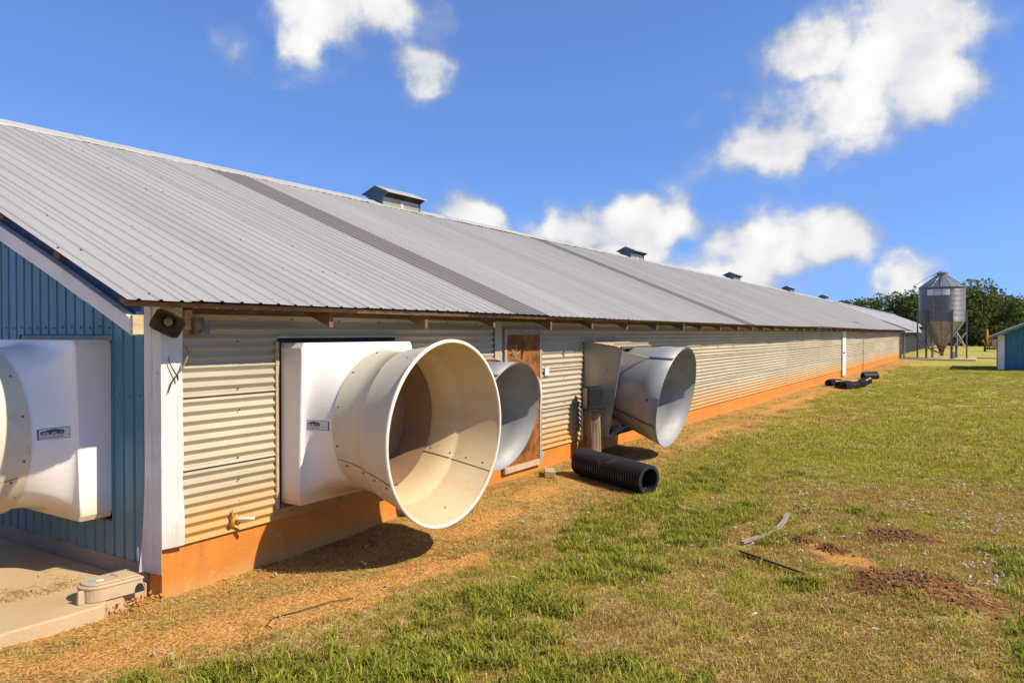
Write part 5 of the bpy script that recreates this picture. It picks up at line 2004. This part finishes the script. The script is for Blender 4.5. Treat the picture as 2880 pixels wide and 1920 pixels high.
def build_cover():
    rng = np.random.default_rng(21)
    tall = [blade_clump('tuft', 22, .03, .105, .0090, .060, 1.0, GREEN + [(.45, .37, .10)], s) for s in range(5)]
    mid = [blade_clump('turf', 30, .025, .06, .005, .075, .9, MIXC + GREEN[1:2], s + 10) for s in range(5)]
    dry = [blade_clump('dry_turf', 30, .018, .05, .0045, .08, 1.1, DRY, s + 20) for s in range(5)]
    far = [blade_clump('lawn_turf', 40, .03, .065, .010, .17, .8, MIXC + GREEN[:2], s + 30) for s in range(4)]
    pts, rot, scl, idx = [], [], [], []
    protos = tall + mid + dry + far

    def emit(x, y, sel, base, cnt, s):
        if sel.sum() == 0:
            return
        xs, ys = x[sel], y[sel]
        n = len(xs)
        pts.append(np.stack([xs, ys, gz(xs, ys)], 1))
        rot.append(np.stack([rng.normal(0, .12, n), rng.normal(0, .12, n), rng.uniform(0, 6.28, n)], 1))
        scl.append(rng.uniform(.65, 1.25, n) * s)
        idx.append(base + rng.integers(0, cnt, n))
    # near field
    n = 56000
    x = rng.uniform(-2.6, 11, n)
    y = rng.uniform(-9, .0, n)
    ok, fwd = visible(x, y)
    ok &= ~((x < 0) & (y > -.06)) & (y < -.03)
    k = ground_masks(x, y)
    u = rng.uniform(0, 1, n)
    bare = np.clip(k['clay'] * .97 + k['dirt'] * .97, 0, 1)
    clump = sstep(.38, .6, fbm(x, y, 5, 3))
    weed = .05 * sstep(.5, .7, fbm(x + 9, y + 2, 1.7, 3)) * (1 - k['strip'])
    gsel = ok & (u < np.maximum(k['green'] * (.5 + .5 * clump), weed)) & (k['dirt'] < .5)
    emit(x, y, gsel, 0, 5, 1.0)
    rest = ok & ~gsel
    lw = np.clip(k['lawn'] * .5 + .12 + sstep(.0, .3, k['n2'] + k['n1'] * .8) * .6, 0, 1) * (1 - k['strip'] * .95)
    u2 = rng.uniform(0, 1, n)
    keep = rng.uniform(0, 1, n) > np.maximum(bare, k['strip'] * .96)
    emit(x, y, rest & keep & (u2 < lw), 5, 5, .9)
    emit(x, y, rest & keep & (u2 >= lw), 10, 5, .9)
    # middle distance
    n = 60000
    d = 8 + 40 * rng.uniform(0, 1, n) ** 1.5
    a = rng.uniform(-.72, .72, n)
    x = CAMLOC.x + d * (.8453 + a * .5343)
    y = CAMLOC.y + d * (.5343 - a * .8453)
    ok = (y < -.05) & (x > 9)
    k = ground_masks(x, y)
    keep = rng.uniform(0, 1, n) > np.maximum(np.clip(k['clay'], 0, 1), k['strip'] * .92)
    g = rng.uniform(0, 1, n) < np.clip(.62 + k['n3'] * 1.8 + k['n1'], .1, .95)
    emit(x, y, ok & keep & g, 15, 4, 1.0)
    emit(x, y, ok & keep & ~g, 10, 5, 1.6)
    scatter('grass', protos, np.concatenate(pts), np.concatenate(rot), np.concatenate(scl), np.concatenate(idx),
            'patchy green and dry grass covering the ground before the house', 'grass')
    # straw clippings along the wall and thinly everywhere
    st = [blade_clump('straw', 15, .03, .13, .0050, .11, 0, STRAW, s + 50, 'straw', True) for s in range(5)]
    n = 30000
    x = rng.uniform(-2.6, 16, n)
    y = rng.uniform(-8, -.02, n)
    ok, fwd = visible(x, y)
    ok &= ~((x < 0) & (y > -.04))
    k = ground_masks(x, y)
    pr = np.clip(.20 + k['strip'] * .5 - k['clay'] * .66 - k['green'] * .12, .03, 1) * (.35 + .65 * sstep(.35, .62, fbm(x, y, 2.2, 3)))
    sel = ok & (rng.uniform(0, 1, n) < pr)
    xs, ys = x[sel], y[sel]
    m = len(xs)
    # cut grass lying on the apron too
    ax = rng.uniform(-2.6, -.05, 900)
    ay = rng.uniform(.05, 3.2, 900)
    s2 = (fbm(ax, ay, 1.6, 3) > .52) & (np.abs(ay - (.75 - .25 * ax)) < .35)
    ax, ay = ax[s2], ay[s2]
    P = np.concatenate([np.stack([xs, ys, gz(xs, ys) + .003], 1), np.stack([ax, ay, np.full(len(ax), .108)], 1)])
    m = len(P)
    scatter('straw_litter', st, P, np.stack([rng.normal(0, .06, m), rng.normal(0, .06, m), rng.uniform(0, 6.28, m)], 1),
            rng.uniform(.6, 1.2, m), rng.integers(0, 5, m), 'dry grass clippings strewn along the foot of the wall', 'straw')
    # white feathers
    fe = []
    for s in range(4):
        r2 = np.random.default_rng(60 + s)
        V, F, C = [], [], []
        L = r2.uniform(.035, .07)
        for i in range(9):
            t = i / 8
            w = .009 * math.sin(math.pi * (.08 + .92 * (1 - t) ** .8)) + .001
            cz = .012 * math.sin(t * math.pi) + .004
            cy = .012 * t * t
            V += [(t * L, cy - w, cz - .002), (t * L, cy, cz + .003), (t * L, cy + w, cz - .001)]
        for i in range(8):
            for j in range(2):
                F.append((i * 3 + j, i * 3 + 3 + j, i * 3 + 4 + j, i * 3 + 1 + j))
        for q in range(7):
            a0 = r2.uniform(0, 6.28)
            p = np.array((r2.uniform(-.005, L * .4), r2.uniform(-.01, .01), .006))
            e = p + np.array((math.cos(a0) * .018, math.sin(a0) * .018, r2.uniform(.002, .016)))
            o = len(V)
            V += [tuple(p), tuple(p + np.array((0, 0, .004))), tuple(e)]
            F.append((o, o + 1, o + 2))
        me = bpy.data.meshes.new('feather')
        me.from_pydata(V, [], F)
        at = me.attributes.new('Col', 'FLOAT_COLOR', 'FACE')
        at.data.foreach_set('color', np.tile(np.array((.62, .55, .44, 1)), (len(F), 1)).ravel())
        me.materials.append(MATS['feather'])
        fe.append(me)
    n = 11500
    x = rng.uniform(-1.5, 14, n)
    y = rng.uniform(-9, -.1, n)
    ok, fwd = visible(x, y)
    ok &= ~((x < 0) & (y > -.04))
    den = .10 + .9 * sstep(2.0, 4.0, x) * sstep(-1.5, -2.6, y) * (.3 + .7 * sstep(.4, .6, fbm(x, y, 1.1, 3)))
    den = np.where((x > 3.2) & (y < -3.2) & (y > -6.5) & (x < 9), den * 1.35, den)
    km = ground_masks(x, y)
    den = den * (.15 + .85 * sstep(.42, .62, fbm(x + 5, y, 1.9, 3))) * (1 - km['dirt'])
    sel = ok & (rng.uniform(0, 1, n) < den * .9)
    xs, ys = x[sel], y[sel]
    m = len(xs)
    scatter('feathers', fe, np.stack([xs, ys, gz(xs, ys) + .018], 1), np.stack([rng.normal(0, .3, m), rng.normal(0, .3, m), rng.uniform(0, 6.28, m)], 1),
            rng.uniform(.35, 1.25, m), rng.integers(0, 4, m), 'small white feathers scattered over the grass', 'feathers')
    # clods on the dug-up spots
    cl = []
    for s in range(4):
        bm = bmesh.new()
        bmesh.ops.create_icosphere(bm, subdivisions=1, radius=.02)
        r2 = random.Random(s)
        for v in bm.verts:
            v.co *= r2.uniform(.6, 1.3)
            v.co.z *= .7
        me = bpy.data.meshes.new('clod')
        bm.to_mesh(me)
        bm.free()
        me.materials.append(MATS['soil'])
        cl.append(me)
    P = []
    for (mx, my, r, h) in MOUNDS[:4]:
        m = int(1700 * r)
        px = rng.normal(mx, r * .55, m)
        py = rng.normal(my, r * .5, m)
        P.append(np.stack([px, py, gz(px, py) + .004], 1))
    cx_ = rng.uniform(-2.4, 14, 9000)
    cy_ = rng.uniform(-3, -.05, 9000)
    ok, fwd = visible(cx_, cy_)
    ok &= ~((cx_ < 0) & (cy_ > -.06))
    kc = ground_masks(cx_, cy_)
    s_ = ok & (rng.uniform(0, 1, 9000) < np.clip(kc['strip'] * .35 + kc['clay'] * .25, 0, 1) * sstep(.4, .62, fbm(cx_, cy_, 2.4, 3)))
    nm = sum(len(q) for q in P)
    P.append(np.stack([cx_[s_], cy_[s_], gz(cx_[s_], cy_[s_]) + .001], 1))
    P = np.concatenate(P)
    m = len(P)
    sc_ = rng.uniform(.15, 1.0, m) ** 1.9
    sc_[nm:] *= .55
    scatter('soil_clods', cl, P, rng.uniform(0, 6.28, (m, 3)), sc_, rng.integers(0, 4, m), 'brown soil clods on the dug-up spots and along the wall', 'soil')


build_cover()
